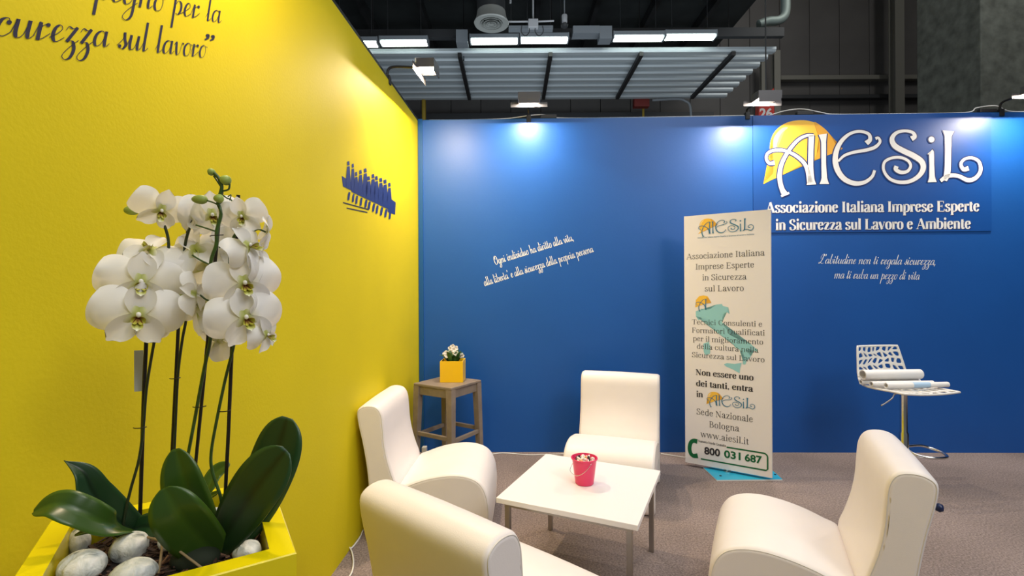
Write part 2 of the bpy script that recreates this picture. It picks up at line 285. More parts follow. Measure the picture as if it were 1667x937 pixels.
# ------------------------------------------------------------ hall around the stand
DK = mat('hall_dark', (0.022, 0.022, 0.024), .8, noise=(1.2, .25)); DK2 = mat('hall_beam', (0.035, 0.038, 0.042), .6)
CLAD = mat('hall_cladding', (0.105, 0.100, 0.098), .7, noise=(.8, .12)); COLM = mat('hall_column', (0.20, 0.195, 0.17), .7)
HG = mat('hall_grey_metal', (0.24, 0.27, 0.30), .5); CEILM = mat('roof_deck', (0.055, 0.066, 0.070), .7, noise=(1.5, .2))
ce = struct('ceiling', B(-9, 6.35, -7, 16.4, 8.9, 9.0), CEILM)
struct('ceiling', B(6.35, 15, -7, 17, 13.9, 14.0), CEILM)
struct('trim_4', B(6.25, 6.35, -7, 16.4, 9.0, 13.9), CEILM)
bx = B(-.06, .06, -7, 16, -.14, .14); rb = obj('roof_beam', bx, DK2, ce); me = rb.data
for i in range(8):
    o = rb if i == 0 else obj('roof_beam', None, None, ce, data=me)
    o.location = (-5.3+1.5*i, 0, 8.75)
bx = B(-9, 6.2, -.06, .06, -.10, .10); o = tag(obj('cross_beam', bx, DK2), 'dark cross beam directly above the row of fluorescent lights', 'beam'); o.location = (0, 11.05, 7.27); me = o.data
o = tag(obj('cross_beam', None, None, data=me), 'dark cross beam below the far edge of the slatted ceiling panel', 'beam'); o.location = (0, 14.9, 6.75)
o = tag(obj('cross_beam', None, None, data=me), 'lowest dark cross beam on the hall wall above the blue wall', 'beam'); o.location = (-1.2, 14.6, 5.9); o.scale = (1, .6, .8)
wf = struct('wall_back_hall', B(-9, 15, 16.3, 16.5, 0, 14), DK)
wf.name = 'wall_far'
struct('wall_right', B(15, 15.2, -7, 17, 0, 14), DK)
pb = B(0, .985, 16.22, 16.30, 0, 14, bev=.01); pn = obj('cladding_panel', pb, CLAD, wf); me = pn.data
for i in range(24):
    o = pn if i == 0 else obj('cladding_panel', None, None, wf, data=me)
    o.location = (-9+i, 0, 0)
for z, t in ((8.5, .05), (7.98, .05), (7.35, .05)):
    pass
def hallbox(name, label, cat, x0, x1, y0, y1, z0, z1, m, **k):
    return tag(obj(name, B(x0, x1, y0, y1, z0, z1, bev=k.pop('bev', .004)), m), label, cat, **k)
for py, nm, tt in ((127, 'grey girt across the far hall wall, the upper one', .07), (158, 'dark girt across the far hall wall, the lower one', .06)):
    a = unproj(1270, py, Y=16); z = a.z
    hallbox('wall_girt', nm, 'girt', unproj(1270, py, Y=16).x, 15, 15.95, 16.15, z-tt, z+tt, COLM if py < 140 else DK2)
def column(px0, px1, Y, label, m=COLM, z1=13.9, nm='steel_column'):
    a, c = unproj(px0, 160, Y=Y), unproj(px1, 160, Y=Y); wd = c.x-a.x
    t = thing(nm, label, 'column', ((a.x+c.x)/2, Y+wd/2, 0))
    obj('flange', B(-wd/2, wd/2, -wd/2, -wd/2+.03, 0, z1), m, t); obj('flange', B(-wd/2, wd/2, wd/2-.03, wd/2, 0, z1), m, t)
    obj('web', B(-.02, .02, -wd/2+.03, wd/2-.03, 0, z1), m, t); return t
column(1458, 1473, 15.2, 'grey steel column rising between the two rows of far wall panels')
column(1261, 1271, 15.2, 'slim grey steel column standing right of the slatted ceiling panel', z1=8.9)
column(1240, 1247, 15.6, 'narrow grey steel post just left of the slim steel column', z1=8.9)
column(1440, 1450, 15.7, 'dark narrow post tight against the left of the wide steel column', DK2, 6.6)
CONC = mat('concrete', (0.105, 0.115, 0.10), .9, noise=(5, .35, 8), bump=(6, .6))
a = unproj(1597, 160, Y=9.5)
tag(obj('concrete_pillar', B(a.x, a.x+1.6, 9.5, 11, 0, 13.9, bev=.02), CONC), 'broad rough concrete pillar rising behind the right end of the blue wall', 'pillar')
# slatted ceiling panel
SLAT = mat('slat_aluminium', (0.55, 0.62, 0.66), .45, .15); SLAT2 = mat('slat_dark', (0.02, 0.02, 0.022), .6)
t = thing('slatted_ceiling_panel', 'wide hanging panel of long grey metal slats under the dark roof', 'ceiling panel', (0, 0, 7.0))
ys = [11.35+.365*i for i in range(8)]
sb = bmesh.new(); pr = [(-.115, .05), (-.12, -.01), (-.09, -.05), (-.02, -.055), (.0, -.030), (.07, -.040), (.10, -.01), (.095, .05)]
for x in (-9.0, 6.15):
    for y, z in pr: sb.verts.new((x, y, z))
sb.verts.ensure_lookup_table()
for i in range(7): sb.faces.new((sb.verts[i], sb.verts[i+1], sb.verts[i+9], sb.verts[i+8]))
sb.faces.new([sb.verts[i] for i in range(8)]); sb.faces.new([sb.verts[15-i] for i in range(8)]); sb.faces.new((sb.verts[0], sb.verts[8], sb.verts[15], sb.verts[7]))
so = None
for i, y in enumerate(ys):
    if so is None: so = obj('slat', sb, SLAT, t); o = so
    else: o = obj('slat', None, None, t, data=so.data)
    o.location = (0, y, -.005*i)
hb = B(-.045, .045, -1.35, 1.25, -.16, -.07); ho = None
for x in (-5.4, -3.35, -1.18, .92, 3.02, 5.15):
    if ho is None: ho = obj('carrier_bar', hb, SLAT2, t); o = ho
    else: o = obj('carrier_bar', None, None, t, data=ho.data)
    o.location = (x, 12.55, 0)
tr = None
for x in (-5.4, -3.35, -1.18, .92, 3.02, 5.15):
    for yy in (11.6, 13.6):
        bmx = None
        if tr is None: tr = obj('hanger', T([(0, 0, -.07), (0, 0, 1.75)], .012, 6), SLAT2, t); o = tr
        else: o = obj('hanger', None, None, t, data=tr.data)
        o.location = (x+.06, yy, 0)
# fluorescent battens
FLU = mat('fluorescent_tube', (.9, .95, .9), .5, emit=(.88, 1.0, .90), estr=9)
def batten(px0, px1, label, k=[None]):
    a, c = unproj(px0, 70, H=7.1), unproj(px1, 70, H=7.1); y = 10.85
    x0 = (px0-CX)/F*y; x1 = (px1-CX)/F*y; l = x1-x0; z = unproj((px0+px1)/2, 71.5-(px0-590)*.021, Y=y).z
    t = thing('fluorescent_light', label, 'ceiling light', ((x0+x1)/2, y, z))
    obj('housing', B(-l/2, l/2, -.12, .12, .03, .12, bev=.006), HG, t)
    for hx in (-l*.36, l*.36): obj('hanger', T([(hx, 0, .12), (hx, 0, 8.9-z)], .006, 6), DK2, t)
    obj('tube_lamp', B(-l/2+.01, l/2-.01, -.09, .09, -.03, .035, bev=.012), FLU, t)
    obj('end_cap', B(-l/2-.025, -l/2, -.12, .12, -.03, .12), HG, t); obj('end_cap', B(l/2, l/2+.025, -.12, .12, -.03, .12), HG, t)
batten(545, 617, 'leftmost lit fluorescent light, partly cut by the yellow wall edge')
batten(623, 698, 'lit fluorescent light just right of the yellow wall top edge')
batten(769, 845, 'lit fluorescent light below the round ceiling air outlet')
batten(850, 926, 'lit fluorescent light just right of the one below the air outlet')
batten(1001, 1081, 'lit fluorescent light above the third slat carrier bar, its left neighbour dark')
batten(1085, 1165, 'rightmost lit fluorescent light above the slatted panel')
for px0, px1, py, lab in ((743, 762, 67, 'small grey box at the left end of the middle pair of ceiling lights'), (975, 995, 61, 'small grey box at the left end of the right pair of ceiling lights'), (932, 975, 52, 'wide grey cover box between middle and right pairs of ceiling lights')):
    a = unproj(px0, py, Y=10.8); c = unproj(px1, py, Y=10.8)
    hallbox('cover_box', lab, 'box', a.x, c.x, 10.7, 10.989, a.z-.07, a.z+.09+(.12 if 'small' in lab else 0), HG)
# round air outlet
a = unproj(800, 38, Y=9.6)
t = thing('air_outlet', 'round grey ceiling air outlet with concentric rings', 'air vent', (a.x, a.y, a.z))
VG = mat('vent_metal', (.42, .44, .42), .45, .2)
obj('rim', L([(.22,.0),(.33,-.02),(.345,.0),(.30,.10),(.28,.22),(.27,.22),(.27,.10),(.22,.02)], 40, caps=False), VG, t, smooth=40)
for r in (.205, .145, .085): obj('ring', L([(r, -.02), (r+.012, -.02), (r-.03, .07), (r-.045, .07)], 36, caps=False), VG, t, smooth=40)
obj('hub', L([(.001,-.03),(.035,-.03),(.03,.06),(.001,.06)], 20), VG, t, smooth=40)
obj('duct', L([(.275,.20),(.275,8.9-a.z),(.26,8.9-a.z),(.26,.20)], 32, caps=False), DK2, t, smooth=40)
obj('back_plate', L([(.001,.17),(.27,.17),(.27,.18),(.001,.18)], 32), DK, t)
# junction box, conduits, speaker
PALE = mat('pale_grey_paint', (.50, .52, .55), .6)
a = unproj(868, 39, Y=9.8)
t = thing('junction_box', 'grey ceiling junction box with conduits right of the round air outlet', 'junction box', a)
obj('box_body', B(-.10, .10, -.06, .06, -.09, .08, bev=.01), PALE, t)
obj('conduit', T([(-.62, 0, .05), (-.10, 0, .05)], .018, 8), PALE, t); obj('conduit', T([(.10, 0, .05), (.42, 0, .06)], .018, 8), PALE, t)
obj('conduit', T([(0, 0, .08), (0, 0, 8.9-a.z)], .016, 8), PALE, t)
for x in (-.16, .12): obj('flex_hose', T([(x-.07, 0, -.03), (x-.08, 0, -.16), (x, 0, -.24), (x+.08, 0, -.16), (x+.07, 0, -.04)], .010, 6), DK2, t)
a = unproj(919, 34, Y=9.8)
t = thing('ceiling_speaker', 'small grey cylinder hanging right of the junction box', 'speaker', a)
obj('can', L([(.001,-.06),(.055,-.06),(.058,.10),(.05,.12),(.001,.12)], 20), PALE, t, smooth=40); obj('grille', L([(.001,-.14),(.06,-.13),(.075,-.08),(.06,-.06),(.001,-.06)], 20), DK2, t, smooth=40)
obj('rod', T([(0, 0, .12), (0, 0, 8.9-a.z)], .012, 6), HG, t)
a = unproj(831, 10, Y=9.8)
tag(obj('conduit', T([(a.x, 9.8, 7.25), (a.x, 9.8, 8.9)], .022, 8), PALE), 'pale vertical conduit between round air outlet and junction box', 'pipe')
a, c = unproj(828, 45, Y=10.1), unproj(900, 43, Y=10.1)
hallbox('cable_tray', 'bluish metal cable tray behind the junction box', 'cable tray', a.x, c.x, 10.05, 10.2, a.z-.05, a.z+.02, HG)
tr_ = [o for o in bpy.data.objects if o.name == 'cable_tray'][0]
for x in (a.x+.05, c.x-.05): obj('hanger', T([(x, 10.12, a.z+.02), (x, 10.12, 8.9)], .006, 6), DK2, tr_)
GALV = mat('galvanised', (.27, .33, .31), .55, .3)
p = [unproj(x, y, Y=11.2) for x, y in ((1280, -48), (1279, -10), (1278, 22), (1268, 33), (1250, 35), (1235, 40))]
tag(obj('air_duct', T(p, .10, 12), GALV, smooth=40), 'greenish metal duct elbow at the right end of the dark roof', 'duct')
a = unproj(1045, 166, Y=14)
hallbox('red_box', 'small red equipment box on the dark hall wall above the blue wall', 'box', a.x-.22, a.x+.22, 14, 14.2, a.z-.12, a.z+.12, mat('red_box', (.18, .02, .015), .5))
a = unproj(1048, 186, Y=14.3)
tag(obj('gas_pipe', T([(a.x, 14.35, 0), (a.x, 14.35, a.z+.2)], .035, 8), mat('ochre_paint', (.32, .22, .02), .6)), 'thin yellow pipe rising below the red box', 'pipe')
tag(obj('gas_pipe', T([(unproj(690, 186, Y=14).x, 14, 0), (unproj(690, 186, Y=14).x, 14, 7.0)], .06, 8), MATS['ochre_paint']), 'thin yellow pipe standing behind the corner of the two stand walls', 'pipe')
p = [unproj(x, y, Y=13.8) for x, y in ((1062, 163), (1100, 161), (1115, 164), (1124, 176), (1126, 230))]
tag(obj('conduit', T(p, .035, 8), HG, smooth=40), 'curved grey conduit on the dark wall right of the red box', 'pipe')
# red triangular hall sign
RED = mat('sign_red', (.62, .035, .02), .5)
Y = 8.0; q = [unproj(x, y, Y=Y) for x, y in ((1260, 143), (1261, 215), (1234, 215), (1236, 163))]
bm = bmesh.new(); v = [bm.verts.new(p) for p in q]+[bm.verts.new(p+Vector((0, .12, 0))) for p in q]
for f in ((3,2,1,0),(4,5,6,7),(0,1,5,4),(1,2,6,5),(2,3,7,6),(3,0,4,7)): bm.faces.new([v[i] for i in f])
bmesh.ops.recalc_face_normals(bm, faces=bm.faces)
rs = tag(obj('hall_sign', bm, RED), 'red pointed hall sign numbered 26 behind the logo panel', 'sign')
def bfont(s, plane, x, y, size, m, parent, bold=0, align='CENTER', z=0, name='lettering'):
    cu = bpy.data.curves.new(name, 'FONT'); cu.body = s; cu.size = size; cu.align_x = align; cu.offset = bold; cu.resolution_u = 3
    o = bpy.data.objects.new(name, cu); sc.collection.objects.link(o)
    dg = bpy.context.evaluated_depsgraph_get(); me = bpy.data.meshes.new_from_object(o.evaluated_get(dg))
    bpy.data.objects.remove(o)
    for v in me.vertices: v.co = plane.pt(x+v.co.x, y+v.co.y, z)
    me.materials.clear(); me.materials.append(m)
    return obj(name, None, None, parent, data=me)
pl = Plane((0, Y, 0), (1, 0, 0), (0, 0, 1)); u = pl.uv(1247, 191)
obj('hanger', T([(unproj(1250, 160, Y=8).x, 8.06, 4.5), (unproj(1250, 160, Y=8).x, 8.06, 8.9)], .012, 8), DK2, rs)
bfont('26', pl, u[0], u[1], .21, WHT, rs, bold=.008)
# ------------------------------------------------------------ writing on the yellow wall
PLW = Plane(CO, LD, (0, 0, 1)); PLW.n = Vector((LD.y, -LD.x, 0))
bm = bmesh.new()
line(bm, PLW, SP, 'impegno per la', (150, -4), (358, 38), .040, .85, .20, shear=.48, first=2)
line(bm, PLW, SP, 'sicurezza sul lavoro', (-15, 57), (334, 94), .037, .95, .20, shear=.48, first=2)
obj('lettering', bm, NAVY, wl)
bm = bmesh.new(); line(bm, PLW, SP, '"', (319, 92), (336, 94), .036, .9, .2, shear=.48); obj('lettering', bm, NAVY, wl)
PBLUE = mat('print_blue', (0.006, 0.020, 0.14), .5)
bm = bmesh.new(); E2 = lambda *P: [PLW.uv(*p) for p in P]
poly(bm, PLW, E2((556, 286), (567, 293), (577, 306), (576, 312), (558, 303)))
poly(bm, PLW, E2((632, 321), (644, 329), (643, 349), (631, 345)))
poly(bm, PLW, E2((570, 296), (634, 328), (633, 341), (572, 312)), .0004)
rr = random.Random(3)
for i in range(11):
    x = 567+6.6*i+rr.uniform(-1, 1); yb = 308+3.1*i; yt = yb-48+rr.uniform(-3, 8)+(8 if i in (2, 5, 8) else 0)
    wd = rr.uniform(3.2, 5.0)
    poly(bm, PLW, E2((x-wd*.5, yt+8), (x+wd*.6, yt+7), (x+wd, yb-14), (x+wd*.7, yb-2), (x-wd*.6, yb-1), (x-wd, yb-15)), .0008)
    poly(bm, PLW, E2((x-wd*.5, yt), (x+wd*.4, yt-1), (x+wd*.6, yt+5), (x-wd*.4, yt+6)), .0008)
    poly(bm, PLW, E2((x+wd*.2, yb+4), (x+wd*.9, yb+5), (x+wd*.2+1, yb+17), (x-1.4, yb+18), (x-.6, yb+9)), .0008)
obj('printed_figure_frieze', bm, PBLUE, wl)
bm = bmesh.new()
poly(bm, PLW, E2((558, 328.5), (600, 340), (600, 342), (558, 330.3))); poly(bm, PLW, E2((564, 337.5), (598, 344.7), (598, 346.5), (564, 339.3)))
obj('printed_rule', bm, NAVY, wl)
# ------------------------------------------------------------ writing on the blue wall
PBW = Plane(CO, BD, (0, 0, 1)); PBW.n = -BN
bm = bmesh.new()
line(bm, PBW, SP, 'Ogni individuo ha diritto alla vita,', (806, 431), (934.5, 391), .040, .95, .36, shear=.0)
line(bm, PBW, SP, "alla liberta' e alla sicurezza della propria persona", (789, 465.6), (966.5, 409.8), .040, .95, .36, shear=.0)
obj('lettering', bm, WHT, wb)
bm = bmesh.new()
line(bm, PBW, SP, "L'abitudine non ti regala sicurezza,", (1331.5, 428.8), (1523, 431.2), .043, .85, .30, shear=.30)
line(bm, PBW, SP, 'ma ti ruba un pezzo di vita', (1357, 453.0), (1496, 455.0), .043, .85, .30, shear=.30)
obj('lettering', bm, WHT, wb)
# ------------------------------------------------------------ logo artwork shared by sign and banner (units: 1 = sign crop unit)
SERI = lambda x0, x1, y: ('l', [(x0, y), (x1, y)], 9)
LOGO = [
 ('c', [(152,325),(120,328),(100,300),(108,268),(140,250),(190,246),(245,262),(290,288),(330,325),(352,370),(362,420),(368,450)], [26,20,16,17,19,20,20,22,24,27,32,40]),
 ('c', [(392,156),(350,158),(305,178),(262,220),(225,272),(196,330),(183,385),(184,440),(197,490),(212,518)], [14,18,20,22,24,26,28,30,32,40]),
 ('c', [(378,156),(374,250),(372,350),(374,425),(376,462)], [36,34,34,42,62]),
 ('c', [(447,150),(452,200),(452,330),(455,420),(455,458)], [54,32,30,36,62]),
 ('l', [(190,532),(240,512)], 14),
 ('c', [(712,208),(735,185),(725,150),(670,134),(610,150),(560,195),(530,255),(523,320),(540,380),(580,430),(640,455),(700,448),(745,415),(762,375)], [34,26,20,18,20,26,32,36,36,34,30,24,20,18]),
 ('c', [(540,318),(580,282),(640,262),(710,250),(765,232),(795,200),(785,175),(768,180)], [14,18,20,22,22,18,16,20]),
 ('c', [(985,182),(1006,168),(992,143),(945,133),(895,145),(868,182),(885,225),(940,258),(1000,288),(1048,325),(1055,370),(1025,415),(970,445),(905,448),(850,425),(817,375),(822,325),(865,300),(920,297),(965,318),(980,350),(960,382),(920,388),(890,370),(895,350)], [34,26,20,18,22,30,36,36,36,36,34,28,24,22,20,18,18,18,18,18,18,20,24,26,28]),
 ('c', [(1098,262),(1106,275),(1108,340),(1109,415),(1110,450)], [44,32,30,36,58]),
 ('c', [(1210,135),(1208,170),(1207,250),(1205,340),(1200,400),(1185,440)], [72,42,38,40,40,30]),
 ('c', [(1160,442),(1205,412),(1265,412),(1325,438),(1372,425),(1402,380),(1392,325),(1350,302),(1305,310),(1284,340),(1300,372),(1330,365)], [22,26,24,28,26,24,20,18,18,20,26,30]),
]
HELM = [(82,456),(118,415),(146,384),(132,330),(122,270),(128,190),(160,125),(225,78),(310,62),(390,74),(455,112),(498,160),(528,212),(556,228),(562,244),(520,264),(430,298),(350,324),(262,368),(200,402),(135,430)]
HELM_DARK = [(395,74),(455,112),(498,160),(528,212),(556,228),(562,244),(470,282),(400,304),(425,230),(420,150)]
HELM_LITE = [(160,150),(200,110),(235,108),(190,150),(165,210),(160,260),(146,250),(145,190)]
def logo(plane, ox, oy, s, parent, lm, zoff=0, dy=.0056, outline=None, only=None, helm=True, wk=1.0):
    M = lambda x, y: (ox + x*s, oy - (y + x*dy)*s)
    if helm:
        for k, (P, m) in enumerate(((HELM, MATS['helmet_yellow']), (HELM_DARK, MATS['helmet_amber']), (HELM_LITE, MATS['helmet_pale']))):
            bm = bmesh.new(); poly(bm, plane, [M(q.x, q.y) for q in catmull([(*p, 0) for p in P], 4, closed=True)], zoff+.0004*(k+1)); obj('printed_helmet', bm, m, parent)
    for grow, z, m in (((14, .0018, outline),) if outline else ()) + ((0, .0024, lm),):
        bm = bmesh.new()
        for i, (k, pts, wd) in enumerate(LOGO):
            if only and i not in only: continue
            if k == 'l': q = [Vector((*p, 0)) for p in pts]; f = lambda v, t: (wd+grow)*s*wk
            else:
                q = catmull([(*p, 0) for p in pts], 6)
                def f(v, t, wd=wd):
                    a = t*(len(wd)-1); j = min(int(a), len(wd)-2); return (wd[j]+(wd[j+1]-wd[j])*(a-j)+grow)*s*.94*wk
            ribbon(bm, [M(p[0], p[1]) for p in q], f, lambda a, b: plane.pt(a, b, zoff+z))
        if not only: c = M(1107, 187); disc(bm, c[0], c[1], (18+grow/2)*s, lambda a, b: plane.pt(a, b, zoff+z), 16)
        obj('lettering', bm, m, parent)
mat('helmet_yellow', (.90, .52, .05), .5); mat('helmet_amber', (.72, .36, .03), .5); mat('helmet_pale', (.95, .72, .30), .5)
# sign panel
s0 = PBW.uv(1226, 379); s1 = PBW.uv(1613, 379); s2 = PBW.uv(1226, 195)
sp = tag(obj('logo_sign', slab(CO-BN*.008, BD, BN, s0[0], s1[0], s0[1], WH+.004, .0078), BLUSIGN), 'blue sign panel with white curly AIESiL logo and yellow helmet, high on the blue wall', 'sign')
PSG = Plane(CO-BN*.008, BD, (0, 0, 1)); PSG.n = -BN
g0 = PSG.uv(1220, 180); g1 = PSG.uv(1667, 180); S = (g1[0]-g0[0])/1667
logo(PSG, g0[0], g0[1]-.0, S, sp, WHT, outline=mat('print_shadow_blue', (.003, .02, .14), .5))
bm = bmesh.new()
line(bm, PSG, RO, 'Associazione Italiana Imprese Esperte', (1246.5, 346), (1594.5, 343.5), .066, 1.75, .45)
line(bm, PSG, RO, 'in Sicurezza sul Lavoro e Ambiente', (1262, 374.2), (1580.5, 371.8), .066, 1.75, .45)
obj('lettering', bm, WHT, sp)
bm = bmesh.new()
line(bm, PSG, RO, 'Associazione Italiana Imprese Esperte', (1247.2, 347), (1595.2, 344.5), .066, 2.2, .8, z=-.0006)
line(bm, PSG, RO, 'in Sicurezza sul Lavoro e Ambiente', (1262.7, 375.2), (1581.2, 372.8), .066, 2.2, .8, z=-.0006)
obj('lettering_shadow', bm, MATS['print_shadow_blue'], sp)
# ------------------------------------------------------------ totem banner
bl, br = Vector((1.4465, 4.072, 0)), Vector((1.9855, 3.720, 0)); bd = (br-bl).normalized(); bn = Vector((-bd.y, bd.x, 0))
if bn.y < 0: bn = -bn
BW = (br-bl).length; BZ0, BZ1 = .032, 2.092
PAN = mat('banner_panel', (.80, .76, .73), .45)
t = thing('totem_banner', 'tall white printed totem banner leaning on a cyan base in front of the blue wall', 'banner')
obj('front_panel', slab(bl, bd, bn, 0, BW, BZ0, BZ1, .012), PAN, t)
obj('rear_panel', slab(bl+bn*.035, bd, bn, .02, BW-.0, BZ0-.012, BZ1-.01, .012), PAN, t)
obj('spine', slab(bl+bn*.012, bd, bn, BW/2-.03, BW/2+.03, BZ0+.02, BZ1-.1, .023), PAN, t)
CY_ = mat('cyan_board', (.03, .42, .62), .4)
qq = [unproj(x, y, H=.012) for x, y in ((1144.6, 760), (1167, 780.5), (1274, 779.5), (1252, 760))]
bm = bmesh.new(); v = [bm.verts.new((p.x, p.y, z)) for z in (0.001, .010) for p in qq]
for f in ((0,1,2,3),(7,6,5,4),(0,4,5,1),(1,5,6,2),(2,6,7,3),(3,7,4,0)): bm.faces.new([v[i] for i in f])
bmesh.ops.recalc_face_normals(bm, faces=bm.faces); obj('base_board', bm, PAN, t)
bm = bmesh.new(); v = [bm.verts.new((p.x, p.y, .0106)) for p in qq]; bm.faces.new(v); obj('base_laminate', bm, CY_, t)
cb = (bl+br)/2+bn*.02
obj('swivel_foot', L([(.001,.0106),(.03,.0106),(.03,.018),(.012,.022),(.012,.06),(.001,.06)], 16, mtx=Matrix.Translation(cb)), CHROME, t, smooth=40)
for x, y in ((1173, 774), (1262, 772)):
    a = unproj(x, y, H=.011); obj('screw_head', L([(.001,0),(.009,0),(.009,.003),(.001,.004)], 10, mtx=Matrix.Translation((a.x, a.y, .0106))), BLK, t)
PB = Plane(bl, bd, (0, 0, 1)); PB.n = -bn
INK = mat('print_black', (.025, .022, .025), .6); TEAL = mat('print_teal', (.02, .17, .30), .5); AQUA = mat('print_aqua', (.28, .58, .60), .5); GRN = mat('print_green', (.0, .12, .035), .5)
# map of Italy
it = [(205,290),(240,285),(262,262),(290,268),(330,265),(345,270),(390,240),(410,222),(470,215),(480,235),(535,250),(528,275),(548,318),(520,298),(480,320),(475,360),(480,385),(470,400),(500,450),(540,480),(570,540),(640,560),(690,600),(760,620),(830,680),(840,705),(800,690),(740,672),(720,690),(765,745),(755,765),(725,790),(708,832),(680,828),(684,800),(705,770),(680,700),(650,680),(610,660),(560,600),(480,540),(420,500),(380,440),(330,370),(280,360),(230,380),(205,340)]
si = [(490,830),(520,815),(600,825),(672,812),(655,870),(650,920),(580,880),(510,850)]; sa = [(280,620),(335,598),(352,650),(350,720),(300,735),(285,700)]
bm = bmesh.new()
for P in (it, si, sa): poly(bm, PB, [PB.uv(1100+x/6.247, 460+y/6.247) for x, y in P])
obj('printed_map', bm, AQUA, t)
bm = bmesh.new()
for s, a, c, xh, th, tn in (
 ('Associazione Italiana', (1117.6, 422), (1245, 415.6), .033, .72, .3), ('Imprese Esperte', (1132, 438.6), (1228, 435.0), .033, .72, .3),
 ('in Sicurezza', (1143, 456), (1215.5, 454.5), .033, .72, .3), ('sul Lavoro', (1147, 474), (1211.5, 473.2), .033, .72, .3),
 ('Tecnici Consulenti e', (1126.4, 527.5), (1241.3, 531.5), .029, .72, .3), ('Formatori Qualificati', (1126, 540.8), (1245.5, 546), .029, .72, .3),
 ('per il miglioramento', (1128, 554.4), (1243, 560.6), .029, .72, .3), ('della cultura nella', (1134, 567), (1235, 573.9), .029, .72, .3),
 ('Sicurezza sul Lavoro', (1126, 580.6), (1245.3, 589.5), .029, .72, .3),
 ('Non essere uno', (1132.3, 609.4), (1227, 619), .033, 1.5, .5), ('dei tanti, entra', (1133, 627.6), (1226, 637.3), .033, 1.5, .5), ('in', (1133.7, 645.2), (1144.5, 646.2), .033, 1.5, .5),
 ('Sede Nazionale', (1133.5, 673.6), (1226, 687), .035, .72, .3), ('Bologna', (1154, 694.7), (1203.6, 702), .035, .72, .3), ('www.aiesil.it', (1140.5, 710.3), (1219, 723.3), .035, .72, .3),
 ('Numero Verde Gratuito', (1136.5, 718.6), (1182, 727), .0125, 1.2, .6)):
    line(bm, PB, RO, s, a, c, xh, th, tn, z=.0006)
obj('lettering', bm, INK, t)
bm = bmesh.new(); line(bm, PB, RO, 'Associazione Italiana Imprese Esperte in Sicurezza sul Lavoro e Ambiente', (1135.5, 388), (1228, 382), .008, .9, .6, z=.0006); obj('lettering', bm, TEAL, t)
def blogo(px0, px1, ytop, only=None, full=(95, 1415), helm=True):
    a = PB.uv(px0, ytop); c = PB.uv(px1, ytop); s = (c[0]-a[0])/(full[1]-full[0])
    logo(PB, a[0]-full[0]*s, a[1]+60*s, s, t, TEAL, dy=0, only=only, helm=helm, wk=.75)
blogo(1137, 1227.5, 356.5); blogo(1150.5, 1229.5, 636); blogo(1132.5, 1150.5, 481, only=(0, 1, 2), full=(95, 400), helm=False)
for k, (P, m) in enumerate((([(1132,500),(1133,488),(1138,482),(1145,480.5),(1152,482),(1158,492.5),(1150,493.5),(1140,497)], MATS['helmet_yellow']), ([(1150,483),(1154,485.5),(1158,492.5),(1150.5,493.5)], MATS['helmet_amber']))):
    bm = bmesh.new(); poly(bm, PB, [PB.uv(*p) for p in P], .0004*(k+1)); obj('printed_helmet', bm, m, t)
# green number box
u0, v0 = PB.uv(1141, 746); u1, v1 = PB.uv(1250, 766); ut, vt = PB.uv(1182.8, 727.6); ur, vr = PB.uv(1249.6, 737.8)
vt = (vt+vr)/2; v0 = (v0+v1)/2
bm = bmesh.new(); R_ = .028; path = [(ut, vt), (ur-R_, vt)]+[(ur-R_+R_*math.sin(a*math.pi/8), vt-R_+R_*math.cos(a*math.pi/8)) for a in range(1, 4)]+[(ur, vt-R_), (ur, v0+R_*.4), (ur-R_*.4, v0), (u0, v0)]
ribbon(bm, path, lambda v, t: .011, lambda a, b: PB.pt(a, b, .0006))
pq = [(300,325),(250,313),(210,340),(193,415),(207,485),(245,522),(306,522)]; cq = [v[:2] for v in [tuple(q) for q in catmull([(*PB.uv(1100+x/8.516, 680+y/8.516), 0) for x, y in pq], 5)]]
ribbon(bm, cq, lambda v, t: .030+.010*abs(2*t-1)**3, lambda a, b: PB.pt(a, b, .0006)); obj('printed_phone_frame', bm, GRN, t)
n0, nv = PB.uv(1146.6, 738.2); n1, nw = PB.uv(1241, 755.6); nv = (nv+nw)/2
for s, x, m in (('800', 0, INK), ('031', .345, GRN), ('687', .69, GRN)):
    o = bfont(s, PB, 0, 0, .1, m, t, bold=.0028, align='LEFT', z=.0006)
    xs = [PB.h.dot(v.co-PB.o) for v in o.data.vertices]; zs = [v.co.z for v in o.data.vertices]
    x0, x1_, z0, z1 = min(xs), max(xs), min(zs), max(zs); W_ = (n1-n0)*.285; tx = n0+(n1-n0)*x*1.03; H_ = .062
    for v in o.data.vertices:
        a = PB.h.dot(v.co-PB.o); b_ = v.co.z; a2 = tx+(a-x0)/(x1_-x0)*W_; b2 = nv+(b_-z0)/(z1-z0)*H_
        v.co = PB.pt(a2, b2, .0008)
